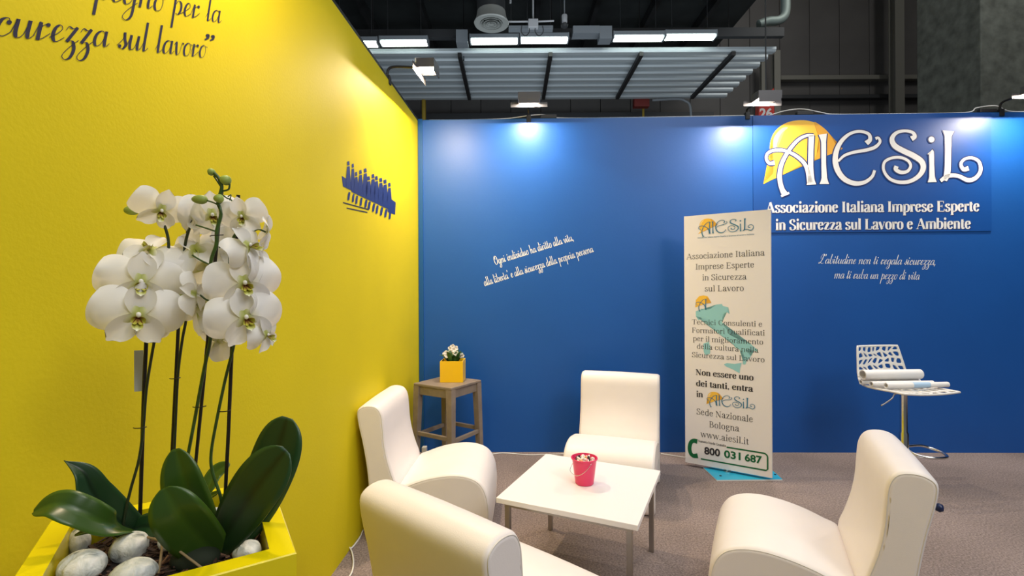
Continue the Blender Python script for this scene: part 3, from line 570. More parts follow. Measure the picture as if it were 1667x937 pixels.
# ------------------------------------------------------------ upholstered lounge chairs
BACK = [(.020,.035),(.024,.2),(.012,.40),(-.014,.57),(-.042,.70),(-.048,.775),(-.015,.808),(.035,.815),(.08,.80),(.106,.755),(.115,.68),(.122,.59),(.138,.50),(.165,.41),(.188,.345),(.190,.27),(.168,.16),(.155,.035),(.125,.0),(.050,.0)]
SEAT = [(.198,.330),(.25,.350),(.33,.380),(.42,.402),(.52,.413),(.61,.403),(.68,.368),(.722,.30),(.738,.20),(.736,.10),(.730,.035),(.705,.004),(.660,.004),(.632,.035),(.624,.10),(.592,.17),(.52,.215),(.38,.225),(.26,.205),(.205,.205),(.185,.235),(.182,.290)]
def prism(prof, W, r=.024, bulge=.008, n=5, mats=None):
    """closed side profile swept across the chair, with rounded side edges and slightly domed sides"""
    P = [Vector(p[:2]) for p in catmull([(a, b, 0) for a, b in prof], n, closed=True)]; m = len(P)
    ar = sum(P[i].x*P[(i+1) % m].y-P[(i+1) % m].x*P[i].y for i in range(m)); sg = 1 if ar > 0 else -1
    nr = []
    for i in range(m):
        d = (P[(i+1) % m]-P[i-1]).normalized(); nr.append(Vector((-d.y, d.x))*sg)
    bm = bmesh.new(); rings = []
    def ring(inset, v): rings.append([bm.verts.new((P[i].x+nr[i].x*inset, v, P[i].y+nr[i].y*inset)) for i in range(m)])
    K = 5
    for k in range(K+1):
        a = math.pi/2*k/K; ring(r*(1-math.sin(a)), -W/2+r*(1-math.cos(a)) if k < K else -W/2+r)
    for k in range(1, 6): ring(-.004*math.sin(math.pi*k/6), -W/2+r+(W-2*r)*k/6)
    for k in range(K, -1, -1):
        a = math.pi/2*k/K; ring(r*(1-math.sin(a)), W/2-r*(1-math.cos(a)) if k < K else W/2-r)
    for A, C in zip(rings, rings[1:]):
        for i in range(m): bm.faces.new((A[i], A[(i+1) % m], C[(i+1) % m], C[i]))
    for rg in (rings[0], rings[-1]):
        f = bm.faces.new(rg); bmesh.ops.triangulate(bm, faces=[f])
    bmesh.ops.recalc_face_normals(bm, faces=bm.faces)
    path = [(P[i].x, P[i].y) for i in range(m)]
    return bm, path
CW = .61
def seam(path, parent, side, skip=None):
    pts = [(x, side*(CW/2-(.0025 if path is not None and parent.name.startswith('back') else .0015)), z) for x, z in path]
    o = obj('piping', T(pts+[pts[0]], .0023, 6, smooth=False, cap=False), SEAM, parent, smooth=True)
    return o
def inset_path(path, k):
    m = len(path); out = []
    ar = sum(path[i][0]*path[(i+1) % m][1]-path[(i+1) % m][0]*path[i][1] for i in range(m)); sg = 1 if ar > 0 else -1
    for i in range(m):
        d = Vector((path[(i+1) % m][0]-path[i-1][0], path[(i+1) % m][1]-path[i-1][1])).normalized()
        out.append((path[i][0]-d.y*sg*k, path[i][1]+d.x*sg*k))
    return out
chair_meshes = {}
def make_chair(label, x, y, deg, extras=()):
    t = thing('lounge_chair', label, 'chair', (x, y, 0), math.radians(deg), 'white lounge chairs around the table')
    if not chair_meshes:
        bm, p1 = prism(BACK, CW, r=.020); b_ = obj('backrest', bm, LEA, t, smooth=True); chair_meshes['b'] = b_.data
        bm, p2 = prism(SEAT, CW+.004, r=.024); s_ = obj('seat', bm, LEA, t, smooth=True); chair_meshes['s'] = s_.data
        for k, pp in (('pb', p1), ('ps', p2)):
            for sd in (1, -1):
                o = seam(inset_path(pp, .010 if k == 'pb' else .012), b_ if k == 'pb' else s_, sd); chair_meshes[k+str(sd)] = o.data
        g = obj('glide', L([(.001,0),(.016,0),(.016,.012),(.001,.012)], 12), BLK, t); chair_meshes['g'] = g.data; g.location = (.675, -.25, 0)
    else:
        b_ = obj('backrest', None, None, t, data=chair_meshes['b']); s_ = obj('seat', None, None, t, data=chair_meshes['s'])
        for k, pr_ in (('pb', b_), ('ps', s_)):
            for sd in (1, -1): obj('piping', None, None, pr_, data=chair_meshes[k+str(sd)])
        obj('glide', None, None, t, data=chair_meshes['g']).location = (.675, -.25, 0)
    obj('glide', None, None, t, data=chair_meshes['g']).location = (.675, .25, 0)
    return t, b_
make_chair('white lounge chair with its back against the yellow wall, seat facing right', -.862, 3.163, -2.2)
_, nb = make_chair('nearest white lounge chair, seen from behind beside the yellow wall', -.275, 1.526, 50)
make_chair('white lounge chair facing the camera in front of the blue wall', .877, 3.938, -109.9)
rc, rb_ = make_chair('white lounge chair at the right, seat facing left toward the table', 1.636, 2.045, 153.0)
kb = L([(.001,0),(.006,0),(.006,.014),(.013,.018),(.016,.028),(.012,.038),(.001,.041)], 14, mtx=Matrix.Translation((-.028, .266, .685)) @ Matrix.Rotation(-math.pi/2, 4, 'Y'))
tag(obj('knob', kb, mat('knob_navy', (.01, .02, .08), .35), rc, smooth=True), 'small dark blue knob on the back of the backrest')
# puckered stitches on the near chair
bm = bmesh.new(); rr = random.Random(5)
for i in range(9):
    z = .45+.030*i; x = -.010-.030*min(1, i/8)*1.1+.012
    tube(bm, [(x-.008, -CW/2+.010, z), (x+.001, -CW/2+.0025, z-.003+rr.uniform(-.003, .003)), (x+.010, -CW/2+.0005, z-.005)], .0017, 5)
obj('stitching', bm, SEAM, nb, smooth=True)['kind'] = 'stuff'
# ------------------------------------------------------------ coffee table
ta = Vector((-.086, 2.434, 0)); tb = Vector((.551, 2.140, 0)); rz = math.atan2(tb.y-ta.y, tb.x-ta.x)
t = thing('coffee_table', 'low square white coffee table on slim steel legs between the chairs', 'table', ta, rz)
obj('table_top', B(0, .70, 0, .705, .424, .45, bev=.002), TABLE, t)
lg = None
for x in (.045, .655):
    for y in (.045, .66):
        if lg is None: lg = obj('leg', B(-.013, .013, -.013, .013, 0, .40, bev=.002), STEEL, t); o = lg
        else: o = obj('leg', None, None, t, data=lg.data)
        o.location = (x, y, 0)
for (x0, x1, y0, y1) in ((.032, .668, .032, .058), (.032, .668, .647, .673), (.032, .058, .058, .647), (.642, .668, .058, .647)):
    obj('rail', B(x0, x1, y0, y1, .40, .424), STEEL, t)
# pink bucket with sweets
a = unproj(951.5, 786, H=.45)
PNK = mat('pink_enamel', (.76, .035, .13), .28)
t = thing('pink_bucket', 'small pink metal bucket filled with sweets on the white table', 'bucket', (a.x, a.y, .4505))
obj('pail', L([(.001,0),(.046,0),(.049,.003),(.066,.132),(.070,.134),(.070,.138),(.065,.138),(.0455,.006),(.001,.006)], 40, caps=False), PNK, t, smooth=35)
obj('rim_bead', L([(.066,.132),(.0705,.133),(.0715,.136),(.0705,.139),(.066,.139)], 40, caps=False), PNK, t, smooth=True)
hp = [(-.071*math.cos(q)*1.0, -.030*math.sin(q)-.002, .128-.075*math.sin(q)) for q in [math.pi*i/14 for i in range(15)]]
hp = [(-.071, 0, .128), (-.078, -.012, .10), (-.075, -.035, .075), (-.045, -.062, .062), (0, -.069, .058), (.04, -.062, .064), (.066, -.036, .09), (.071, 0, .128)]
cz, sz = math.cos(-1.15), math.sin(-1.15); hp = [(x*cz-y*sz, x*sz+y*cz, z) for x, y, z in hp]
obj('handle', T(hp, .0014, 6), CHROME, t, smooth=True)
pal = [mat('sweet_white', (.85, .82, .76), .4), mat('sweet_cream', (.80, .66, .48), .4), mat('sweet_black', (.03, .02, .02), .3), mat('sweet_pink', (.80, .35, .36), .4), mat('sweet_orange', (.85, .38, .12), .4)]
rr = random.Random(11); sw = None
for i in range(44):
    q = rr.uniform(0, 6.28); r = .053*math.sqrt(rr.random()); zz = .122+.016*(1-(r/.055)**2)+rr.uniform(-.004, .005)
    m = pal[rr.choice((0, 0, 0, 0, 0, 1, 1, 2, 3, 4))]
    key = 'sweet'+m.name
    if key not in chair_meshes:
        b2 = bmesh.new(); bmesh.ops.create_icosphere(b2, subdivisions=1, radius=.0085)
        bmesh.ops.scale(b2, vec=(1.25, .9, .75), verts=b2.verts)
        o = obj('sweet', b2, m, None, smooth=True); chair_meshes[key] = o.data
    else: o = obj('sweet', None, None, None, data=chair_meshes[key])
    o.location = (a.x+r*math.cos(q), a.y+r*math.sin(q), .4505+zz); o.rotation_euler = (rr.random()*3, rr.random()*3, rr.random()*3)
    tag(o, 'small wrapped sweet in the heap inside the pink bucket', 'sweet', 'sweets in the pink bucket')
b2 = L([(.001,.009),(.043,.009),(.058,.108),(.001,.116)], 20)
tag(obj('sweets_heap', b2, pal[0], None), 'bed of pale sweets filling the pink bucket', 'sweets', kind='stuff').location = (a.x, a.y, .4507)
# ------------------------------------------------------------ wooden stool with flower pot
WOOD = mat('taupe_wood', (.24, .19, .145), .45, noise=(14, .12), bump=(40, .1))
p0 = unproj(734.5, 631.5, H=.72); p1 = unproj(684, 621, H=.72); p2 = unproj(785, 617.5, H=.72)
rz = math.atan2(p2.y-p0.y, p2.x-p0.x); SW = .40
t = thing('wooden_stool', 'taupe wooden stool in the corner carrying the small yellow flower pot', 'stool', (p0.x, p0.y, 0), rz)
obj('seat', B(-.0, SW, 0, SW, .70, .72, bev=.004), WOOD, t)
for x0, x1, y0, y1 in ((.015, SW-.015, .012, .032), (.015, SW-.015, SW-.032, SW-.012), (.012, .032, .032, SW-.032), (SW-.032, SW-.012, .032, SW-.032)):
    obj('apron', B(x0, x1, y0, y1, .63, .70, bev=.002), WOOD, t)
for ix in (0, 1):
    for iy in (0, 1):
        bm = bmesh.new(); sx = -1 if ix == 0 else 1; sy = -1 if iy == 0 else 1; cx = .028 if ix == 0 else SW-.028; cy = .028 if iy == 0 else SW-.028
        v = [bm.verts.new((cx+dx*h_+sx*o_, cy+dy*h_+sy*o_, z)) for z, h_, o_ in ((0, .021, .020), (.70, .028, 0)) for dx, dy in ((-1,-1),(1,-1),(1,1),(-1,1))]
        for f in ((3,2,1,0),(4,5,6,7),(0,1,5,4),(1,2,6,5),(2,3,7,6),(3,0,4,7)): bm.faces.new([v[i] for i in f])
        obj('leg', bm, WOOD, t)
for x0, x1, y0, y1, z in ((.02, SW-.02, .0, .025, .275), (.02, SW-.02, SW-.025, SW, .275), (.0, .025, .02, SW-.02, .295), (SW-.025, SW, .02, SW-.02, .295)):
    obj('stretcher', B(x0, x1, y0, y1, z, z+.032, bev=.003), WOOD, t)
POT = mat('yellow_ceramic', (.86, .52, .006), .3)
q0 = unproj(716.5, 622.5, H=.72); q1 = unproj(754, 622.5, H=.72); w_ = (q1-q0).length
t = thing('flower_pot', 'square yellow pot with a small white flowering plant on the wooden stool', 'plant pot', ((q0.x+q1.x)/2, q0.y+w_/2, .7205), math.radians(-1))
h_ = w_/2
for a_ in ((-h_, h_, -h_, -h_+.008), (-h_, h_, h_-.008, h_), (-h_, -h_+.008, -h_+.008, h_-.008), (h_-.008, h_, -h_+.008, h_-.008)):
    obj('pot_side', B(*a_, 0, .175, bev=.0015), POT, t)
obj('soil', B(-h_+.008, h_-.008, -h_+.008, h_-.008, 0, .15), mat('soil', (.04, .022, .012), .9, bump=(60, 1)), t)
LEAF = mat('leaf_green', (.05, .14, .03), .35, noise=(30, .3)); STM = mat('stem_green', (.05, .13, .02), .45)
def leafmesh(bm, pts, wd, nrm, fold=.25, n=5, wprof=None, thick=.0, cross=4):
    P = catmull(pts, n); m = len(P); rows = []
    for i, p in enumerate(P):
        t_ = i/(m-1); d = (P[min(i+1, m-1)]-P[max(i-1, 0)]).normalized(); nn = Vector(nrm) if not isinstance(nrm, list) else Vector(nrm[0]).lerp(Vector(nrm[1]), t_)
        c = d.cross(nn).normalized(); u = c.cross(d).normalized()
        wv = wd*(wprof(t_) if wprof else math.sin(math.pi*min(1, t_*.93+.05))**.6)
        rows.append([bm.verts.new(p + c*wv*s_ + u*(abs(s_)**1.4*fold*wv)) for s_ in [-1+2*k/cross for k in range(cross+1)]])
    for A, C in zip(rows, rows[1:]):
        for k in range(cross): bm.faces.new((A[k], A[k+1], C[k+1], C[k]))
    return bm
rr = random.Random(4); pln = t
for i in range(46):
    q = rr.uniform(0, 6.283); r0 = rr.uniform(.01, .05); l = rr.uniform(.055, .10); el = rr.uniform(.45, 1.3)
    b0 = Vector((r0*math.cos(q), r0*math.sin(q), .15)); d = Vector((math.cos(q)*math.cos(el), math.sin(q)*math.cos(el), math.sin(el)))
    bm = bmesh.new(); mid = b0+d*l*.6+Vector((0, 0, .02)); leafmesh(bm, [b0, mid, b0+d*l*1.15+Vector((0, 0, .005))], rr.uniform(.014, .022), (-.3*math.cos(q), -.3*math.sin(q), 1), n=4)
    obj('leaf', bm, LEAF, pln, smooth=True)
PETS = mat('small_petal', (.86, .80, .76), .5)
for (x, z, y) in ((.0, .285, 0), (.025, .275, -.01), (-.02, .27, .01), (.01, .262, -.02), (-.05, .235, -.02), (-.065, .225, 0), (-.045, .215, -.03), (.03, .235, -.03), (.055, .215, -.02), (.075, .21, 0), (.02, .225, .0), (.0, .25, .02)):
    obj('stem', T([(x*.3, y*.3, .15), (x*.7, y*.8, .15+(z-.15)*.6), (x, y, z)], .0018, 5), STM, pln, smooth=True)
    bm = bmesh.new(); tilt = rr.uniform(0, 1)
    for k in range(5):
        q = 2*math.pi*k/5+tilt; d = Vector((math.cos(q), -.35, math.sin(q))).normalized()
        leafmesh(bm, [Vector((x, y, z)), Vector((x, y, z))+d*.013+Vector((0, -.004, 0)), Vector((x, y, z))+d*.025], .012, (0, -1, .2), n=3, fold=.2, cross=2)
    obj('blossom', bm, PETS, pln, smooth=True)
# ------------------------------------------------------------ bar stool
WPL = mat('white_plastic', (.80, .78, .74), .35)
SH, BX, BY = .748, 2.925, 3.63
t = thing('bar_stool', 'white openwork plastic bar stool on a chrome pole by the blue wall', 'bar stool', (BX, BY, 0), math.radians(6))
# shell: profile (y forward = -y), from seat front to backrest top; openwork cells
def shell_pt(s, a):  # s 0..1 from seat front to back top, a -1..1 across
    prof = [(-.215, SH-.004), (-.12, SH-.006), (0, SH-.012), (.10, SH-.010), (.155, SH+.015), (.185, SH+.07), (.200, SH+.14), (.215, SH+.21), (.228, SH+.275)]
    P = shell_pt.c; x = s*(len(P)-1); i = min(int(x), len(P)-2); p = P[i].lerp(P[i+1], x-i)
    wd = .222 if s < .45 else .222-(s-.45)*.09
    sag = .012*(1-a*a)*(1 if s < .5 else 0)
    return Vector((a*wd, p[0] + (.02*(1-a*a) if s > .5 else 0), p[1]-sag))
shell_pt.c = [Vector((p[0], p[1], 0)) for p in catmull([(y, z, 0) for y, z in [(-.215, SH-.004), (-.12, SH-.006), (0, SH-.012), (.10, SH-.010), (.155, SH+.015), (.185, SH+.07), (.200, SH+.14), (.215, SH+.21), (.228, SH+.275)]], 6)]
def shell(s0, s1, ns, na, name, nrmsign):
    rr = random.Random(ns*7); G = {}
    for i in range(ns+1):
        for j in range(na+1):
            s = s0+(s1-s0)*i/ns; a = -1+2*j/na
            if 0 < i < ns: s += rr.uniform(-.33, .33)*(s1-s0)/ns
            if 0 < j < na: a += rr.uniform(-.33, .33)*2/na
            if 0 < i < ns and 0 < j < na or i in (0, ns): a += (.5/na if (i % 2) else -.5/na)*(0 < j < na)
            G[i, j] = (s, a)
    bm = bmesh.new(); bar = []
    for i in range(ns):
        for j in range(na):
            q = [G[i, j], G[i, j+1], G[i+1, j+1], G[i+1, j]]
            c = (sum(p[0] for p in q)/4, sum(p[1] for p in q)/4)
            inner = []
            outer = []
            m8 = [q[0], ((q[0][0]+q[1][0])/2, (q[0][1]+q[1][1])/2), q[1], ((q[1][0]+q[2][0])/2, (q[1][1]+q[2][1])/2), q[2], ((q[2][0]+q[3][0])/2, (q[2][1]+q[3][1])/2), q[3], ((q[3][0]+q[0][0])/2, (q[3][1]+q[0][1])/2)]
            k = .66
            for n_, p in enumerate(m8):
                kk = k*(.86 if n_ % 2 == 0 else 1)
                outer.append(p); inner.append((c[0]+(p[0]-c[0])*kk, c[1]+(p[1]-c[1])*kk))
            ov = [bm.verts.new(shell_pt(*p)) for p in outer]; iv = [bm.verts.new(shell_pt(*p)) for p in inner]
            for n_ in range(8): bm.faces.new((ov[n_], ov[(n_+1) % 8], iv[(n_+1) % 8], iv[n_]))
    bmesh.ops.remove_doubles(bm, verts=bm.verts, dist=.0008)
    o = obj(name, bm, WPL, t); md = o.modifiers.new('solid', 'SOLIDIFY'); md.thickness = .009; md.offset = 0
    md = o.modifiers.new('bev', 'BEVEL'); md.width = .0015; md.segments = 1
    rim = [shell_pt(s0+(s1-s0)*k/20, -1) for k in range(21)], [shell_pt(s0+(s1-s0)*k/20, 1) for k in range(21)]
    e = rim[0] + ([shell_pt(s1, -1+2*k/10) for k in range(1, 10)] if name == 'backrest' else []) + rim[1][::-1]
    if name == 'seat': e = rim[0][::-1]+[shell_pt(s0, -1+2*k/10) for k in range(1, 10)]+rim[1]
    obj('rim', T([p for p in e], .008, 8, smooth=False), WPL, o, smooth=True)
shell(0, .56, 6, 7, 'seat', 1); shell(.56, 1, 5, 8, 'backrest', 1)
obj('seat_bracket', B(-.075, .075, -.075, .075, SH-.048, SH-.034, bev=.003), CHROME, t)
obj('pole', L([(.001,.02),(.030,.02),(.030,.40),(.024,.41),(.024,SH-.046),(.001,SH-.046)], 24), CHROME, t, smooth=40)
obj('pole_cover', L([(.036,.03),(.034,.26),(.030,.27)], 24, caps=False), CHROME, t, smooth=40)
obj('base_disc', L([(.001,0),(.175,0),(.18,.006),(.17,.012),(.08,.022),(.04,.034),(.001,.034)], 48), CHROME, t, smooth=30)
obj('lever', T([(0, .0, SH-.05), (-.07, 0, SH-.055), (-.10, -.005, SH-.085), (-.16, -.01, SH-.118), (-.195, -.01, SH-.135)], .0055, 8), CHROME, t, smooth=True)
fr = [(.02, 0, .30), (.13, .0, .302), (.20, -.01, .285), (.232, -.08, .27), (.19, -.15, .262), (.08, -.155, .262), (0, -.10, .27), (-.02, -.02, .30)]
obj('footrest', T(fr, .010, 8), CHROME, t, smooth=True)
# rolled posters
PAP = mat('roll_paper', (.82, .81, .80), .5); PLB = mat('roll_label', (.42, .60, .80), .5)
def roll(label, x0, x1, y, z, r, tilt=0, lab=None, open_r=.7):
    t = thing('paper_roll', label, 'paper roll', (x0, y, z), math.radians(tilt), 'paper rolls on the bar stool')
    M = Matrix.Rotation(math.pi/2, 4, 'Y'); l = x1-x0
    obj('sheet', L([(r*open_r,0),(r*.99,0),(r,.002),(r,l-.002),(r*.99,l),(r*open_r,l),(r*open_r,0)], 28, mtx=M, caps=False), PAP, t, smooth=40)
    if lab: obj('label_band', L([(r*1.008,lab[0]),(r*1.008,lab[1])], 28, mtx=M, caps=False), PLB, t, smooth=True)
zt = SH+.001
roll('large white paper roll lying at the back of the bar stool seat', 2.655, 3.11, 3.68, zt+.078, .037, 3, open_r=.82)
roll('thin white paper roll with a blue band at the front of the stool seat', 2.735, 3.21, 3.555, zt+.022, .020, 3, (.20, .33), .75)
roll('thin white paper roll lying beneath the large roll', 2.68, 3.16, 3.625, zt+.020, .018, 3, None, .7)
roll('thin white paper roll at the very back under the large roll', 2.655, 3.12, 3.70, zt+.020, .019, 3, None, .7)
# ------------------------------------------------------------ floodlights on the wall tops
GLOW = mat('reflector_glow', (1, .9, .75), .5, emit=(1.0, .86, .68), estr=22)
HALO = mat('halogen_glow', (1, .9, .75), .5, emit=(1.0, .80, .58), estr=220)
CASE = mat('lamp_case', (.10, .10, .11), .45, .4); REFL = mat('lamp_reflector', (.9, .88, .82), .2, 1)
def floodlight(label, base, out, reach, rise, pitch, power, yaw=0, slide=0, lip=-.04, skew=0, wing=.09, tone=(1.0, .86, .70)):
    """clamped on the wall top at base; out = unit vector into the stand; lamp faces down and back to the wall"""
    t = thing('floodlight', label, 'lamp', base, math.atan2(out.y, out.x)+yaw, 'floodlights clamped on the stand walls')
    obj('clamp', B(-.05, .03, -.02, .02, -.035, .03, bev=.003), BLK, t)
    obj('arm', T([(0, 0, .02), (.03, 0, .05+rise*.6), (reach*.6, slide*.6, rise+.02), (reach-.03, slide, rise+.01)], .010, 8), BLK, t, smooth=True)
    R = Matrix.Translation((reach, slide, rise)) @ Matrix.Rotation(math.radians(pitch), 4, 'Y') @ Matrix.Rotation(math.radians(skew), 4, 'X')
    h = bmesh.new()  # open box, opening at local -z
    for a_ in ((-.060, .060, -.09, .09, .045, .050), (-.065, -.060, -.09, .09, -.012, .05), (.060, .065, -.09, .09, -.04, .05), (-.065, .065, -.095, -.09, -.012, .05), (-.065, .065, .09, .095, -.012, .05)):
        box(h, *a_, mtx=R)
    obj('housing', h, CASE, t)
    obj('cutoff_flap', B(-.0655, -.0635, -wing, wing, lip, .0, mtx=R), CASE, t)  # flap added to the lamp, sized to cut its light pool below the wall top
    obj('reflector', B(-.055, .055, -.085, .085, .035, .04, mtx=R), REFL, t)
    obj('glass', B(-.056, .056, -.086, .086, .006, .010, mtx=R), GLOW, t)
    obj('halogen_tube', tube(bmesh.new(), [R @ Vector((0, -.055, -.004)), R @ Vector((0, .055, -.004))], .007, 10), HALO, t)
    obj('junction', B(reach-.09, reach-.055, slide-.03, slide+.03, rise+.045, rise+.075), CABLE, t)
    d = bpy.data.lights.new('halogen_light', 'AREA'); d.shape = 'RECTANGLE'; d.size = .014; d.size_y = .10; d.energy = power; d.color = tone
    o = bpy.data.objects.new('halogen_light', d); sc.collection.objects.link(o); o.parent = t; o.matrix_local = R @ Matrix.Translation((0, 0, -.014))
    return t
def wtop(o, d, k): return o+d*k+Vector((0, 0, WH+.008))
LO, BO = Vector((LD.y, -LD.x, 0)), -BN
floodlight('glowing floodlight clamped on the yellow wall top', wtop(CO-LN*-.02, LD, -.86), LO, .31, .07, 0, SPOT_POWER*1.3, lip=-.058, skew=6, wing=.20, tone=(1.0, .77, .52))
floodlight('floodlight on the yellow wall top near the camera, above the frame', wtop(CO-LN*-.02, LD, -2.95), LO, .34, .08, 0, SPOT_POWER*.55, lip=-.058, skew=4, wing=.20, tone=(1.0, .77, .52))
floodlight('floodlight clamped on the blue wall top left of the red sign', wtop(CO+BN*.02, BD, 1.02), BO, .30, .06, 5, SPOT_POWER*.55, wing=.16)
floodlight('glowing floodlight on the blue wall top in front of the red hall sign', wtop(CO+BN*.02, BD, 3.0), BO, .36, .02, 5, SPOT_POWER*.75, wing=.16)
floodlight('glowing floodlight on the blue wall top near the concrete pillar', wtop(CO+BN*.02, BD, 5.25), BO, .34, .06, 5, SPOT_POWER*.7, wing=.16)
# ------------------------------------------------------------ cables
def cable(label, pts, r=.004, m=CABLE, parts=()):
    o = obj('power_cable', T(pts, r, 7, n=8), m, None, smooth=True); return tag(o, label, 'cable')
zc = WH+.012
def wp(k, z=0, out=0): return CO+BD*k+BN*(.02-out)+Vector((0, 0, zc+z))
cable('thin white cable running along the blue wall top, left stretch', [wp(.10), wp(.45, -.001), wp(.80, .004), wp(1.02, .03), wp(1.16, .035), wp(1.32, .004), wp(1.9, 0), wp(2.6, .002), wp(3.06, .004)])
cable('thin white cable humped along the blue wall top above the logo sign', [wp(3.2, .0), wp(3.34, .04), wp(3.5, .055), wp(3.68, .02), wp(3.8, .004), wp(4.4, 0), wp(4.95, .004), wp(5.05, .045), wp(5.22, .06), wp(5.34, .01), wp(5.6, .004), wp(6.3, .0)], .005)
for k, lab in ((1.2, 'dark plug block on the blue wall top left of the first hump of cable'), (3.52, 'dark plug block on the wall top just right of the red sign'), (5.14, 'dark plug block on the wall top above the right end of the logo sign')):
    p = wp(k, 0); t_ = tag(obj('plug_block', B(-.075, .075, -.02, .02, -.004, .032, bev=.006), BLK), lab, 'plug'); t_.location = p; t_.rotation_euler = (0, 0, math.radians(-1.3))
g = [unproj(x, y, H=.004) for x, y in ((684, 738), (715, 745), (760, 747), (806, 738), (830, 737.5), (860, 740), (900, 739), (925, 738))]
p = [Vector((q.x, min(q.y, 4.43), .0045)) for q in g]; p[0].x = -.83
cable('white cable on the carpet along the blue wall, left of the back chair', p, .004)
g = [unproj(x, y, H=.004) for x, y in ((1076, 738), (1095, 741), (1118, 744), (1150, 742))]
cable('pale cable on the carpet between the back chair and the banner', [Vector((q.x, min(q.y, 4.38), .0045)) for q in g], .004)
a0 = unproj(690, 640, Y=4.40)
cable('white cable hanging down the corner behind the wooden stool', [Vector((-.835, 4.425, 3.0)), Vector((-.836, 4.42, 2.0)), Vector((-.84, 4.42, .8)), Vector((-.835, 4.41, .3)), Vector((-.80, 4.36, .02)), Vector((-.74, 4.33, .0045)), Vector((-.62, 4.36, .0045))], .0035) if False else None
g = [unproj(x, y, H=.005) for x, y in ((591, 862), (586, 874), (574, 890), (566, 893), (562, 889), (561, 886))]
g2 = [unproj(x, y, H=.02) for x, y in ((564, 885), (569, 888), (574, 900), (575, 915), (571, 930), (560, 942), (545, 955))]
pts = [Vector((q.x, q.y, .0055)) for q in g]+[Vector((q.x, q.y, .012)) for q in g2[:3]]+[Vector((q.x, q.y, .006)) for q in g2[3:]]
cable('white cable looping on the carpet at the foot of the yellow wall', pts, .0045)
a = unproj(684.5, 735, H=.05)
tag(obj('power_socket', B(-.02, .02, -.03, .03, 0, .07, bev=.004), CABLE), 'small pale socket strip standing at the corner behind the wooden stool', 'socket').location = (-.80, 4.39, 0.0)
#ORCHID
# ------------------------------------------------------------ tall yellow planter in the foreground
PLY = mat('yellow_lacquer', (.80, .66, .003), .22, bump=(120, .03), coat=.3)
RH = 1.04; rRB = unproj(440, 776, H=RH); rRF = unproj(484, 899, H=RH); rLB = unproj(87, 851, H=RH)
pc = (rRF+rLB)/2; ax = math.atan2(rRF.y-rRB.y, rRF.x-rRB.x); PW = ((rRF-rRB).length+(rRB-rLB).length)/2/2
e1 = Vector((math.cos(ax), math.sin(ax), 0)); e2 = Vector((-e1.y, e1.x, 0)); pc = rRF - e1*PW - e2*PW; pc.z = 0
t = thing('planter', 'tall square glossy yellow planter holding white orchids in the foreground', 'planter', pc, ax); plt = t
bm = bmesh.new(); rm = .040
def sq(h, z): return [bm.verts.new((x*h, y*h, z)) for x, y in ((-1,-1),(1,-1),(1,1),(-1,1))]
R6 = [sq(PW*.94, 0), sq(PW-.001, RH-.002), sq(PW-.003, RH), sq(PW-rm, RH), sq(PW-rm-.001, RH-.12)]
for A, C in zip(R6, R6[1:]):
    for i in range(4): bm.faces.new((A[i], A[(i+1) % 4], C[(i+1) % 4], C[i]))
bm.faces.new(R6[0][::-1]); bm.faces.new(R6[-1]); obj('planter_body', bm, PLY, t)
IW = PW-rm-.004
tag(obj('bark_bed', B(-IW, IW, -IW, IW, RH-.115, RH-.048), mat('bark_dark', (.022, .012, .008), .9, bump=(70, 1)), t), kind='stuff')
BK = [mat('bark_a', (.10, .045, .022), .85), mat('bark_b', (.045, .022, .014), .85), mat('bark_c', (.19, .10, .055), .85)]
rr = random.Random(21); bm = bmesh.new()
for i in range(620):
    x, y = rr.uniform(-IW*.97, IW*.97), rr.uniform(-IW*.97, IW*.97); l = rr.uniform(.005, .017); w2 = rr.uniform(.0015, .004)
    M = Matrix.Translation((x, y, RH-.046+rr.uniform(-.002, .008))) @ Matrix.Rotation(rr.uniform(0, 6.28), 4, 'Z') @ Matrix.Rotation(rr.uniform(-.6, .6), 4, 'Y') @ Matrix.Rotation(rr.uniform(-.6, .6), 4, 'X')
    n0_ = len(bm.faces); box(bm, -l, l, -w2, w2, -.001, .001, mtx=M); k = rr.choice((0, 0, 1, 1, 1, 2)); bm.faces.ensure_lookup_table()
    for f in bm.faces[n0_:]: f.material_index = k
    if x > IW-.02 or y > IW-.02: pass
o = obj('bark_chips', bm, BK, t); o['kind'] = 'stuff'
a = unproj(407, 921.5, H=RH-.006)
loc = Matrix.Rotation(-ax, 4, 'Z') @ (Vector((a.x, a.y, 0))-pc)
obj('paint_chip', B(-.009, .010, -.0012, .0012, -.004, .003, mtx=Matrix.Translation((loc.x, -PW+.0002, RH-.007))), mat('chip_red', (.12, .02, .01), .8), t)
# pebbles
STN = bpy.data.materials.new('pebble_white'); STN.use_nodes = True; nt = STN.node_tree; b = nt.nodes['Principled BSDF']; b.inputs['Roughness'].default_value = .75
tc = nt.nodes.new('ShaderNodeTexCoord'); n1 = nt.nodes.new('ShaderNodeTexNoise'); n1.inputs['Scale'].default_value = 45; n1.inputs['Detail'].default_value = 8; n1.inputs['Distortion'].default_value = .5
r1 = nt.nodes.new('ShaderNodeValToRGB'); e = r1.color_ramp.elements; e[0].position = .33; e[0].color = (.22, .24, .23, 1); e[1].position = .42; e[1].color = (.56, .59, .57, 1); k_ = e.new(.66); k_.color = (.76, .76, .73, 1)
bp = nt.nodes.new('ShaderNodeBump'); bp.inputs['Strength'].default_value = .9; bp.inputs['Distance'].default_value = .006
for a_, c_ in ((tc.outputs['Object'], n1.inputs['Vector']), (n1.outputs['Fac'], r1.inputs['Fac']), (r1.outputs['Color'], b.inputs['Base Color']), (n1.outputs['Fac'], bp.inputs['Height']), (bp.outputs['Normal'], b.inputs['Normal'])): nt.links.new(a_, c_)
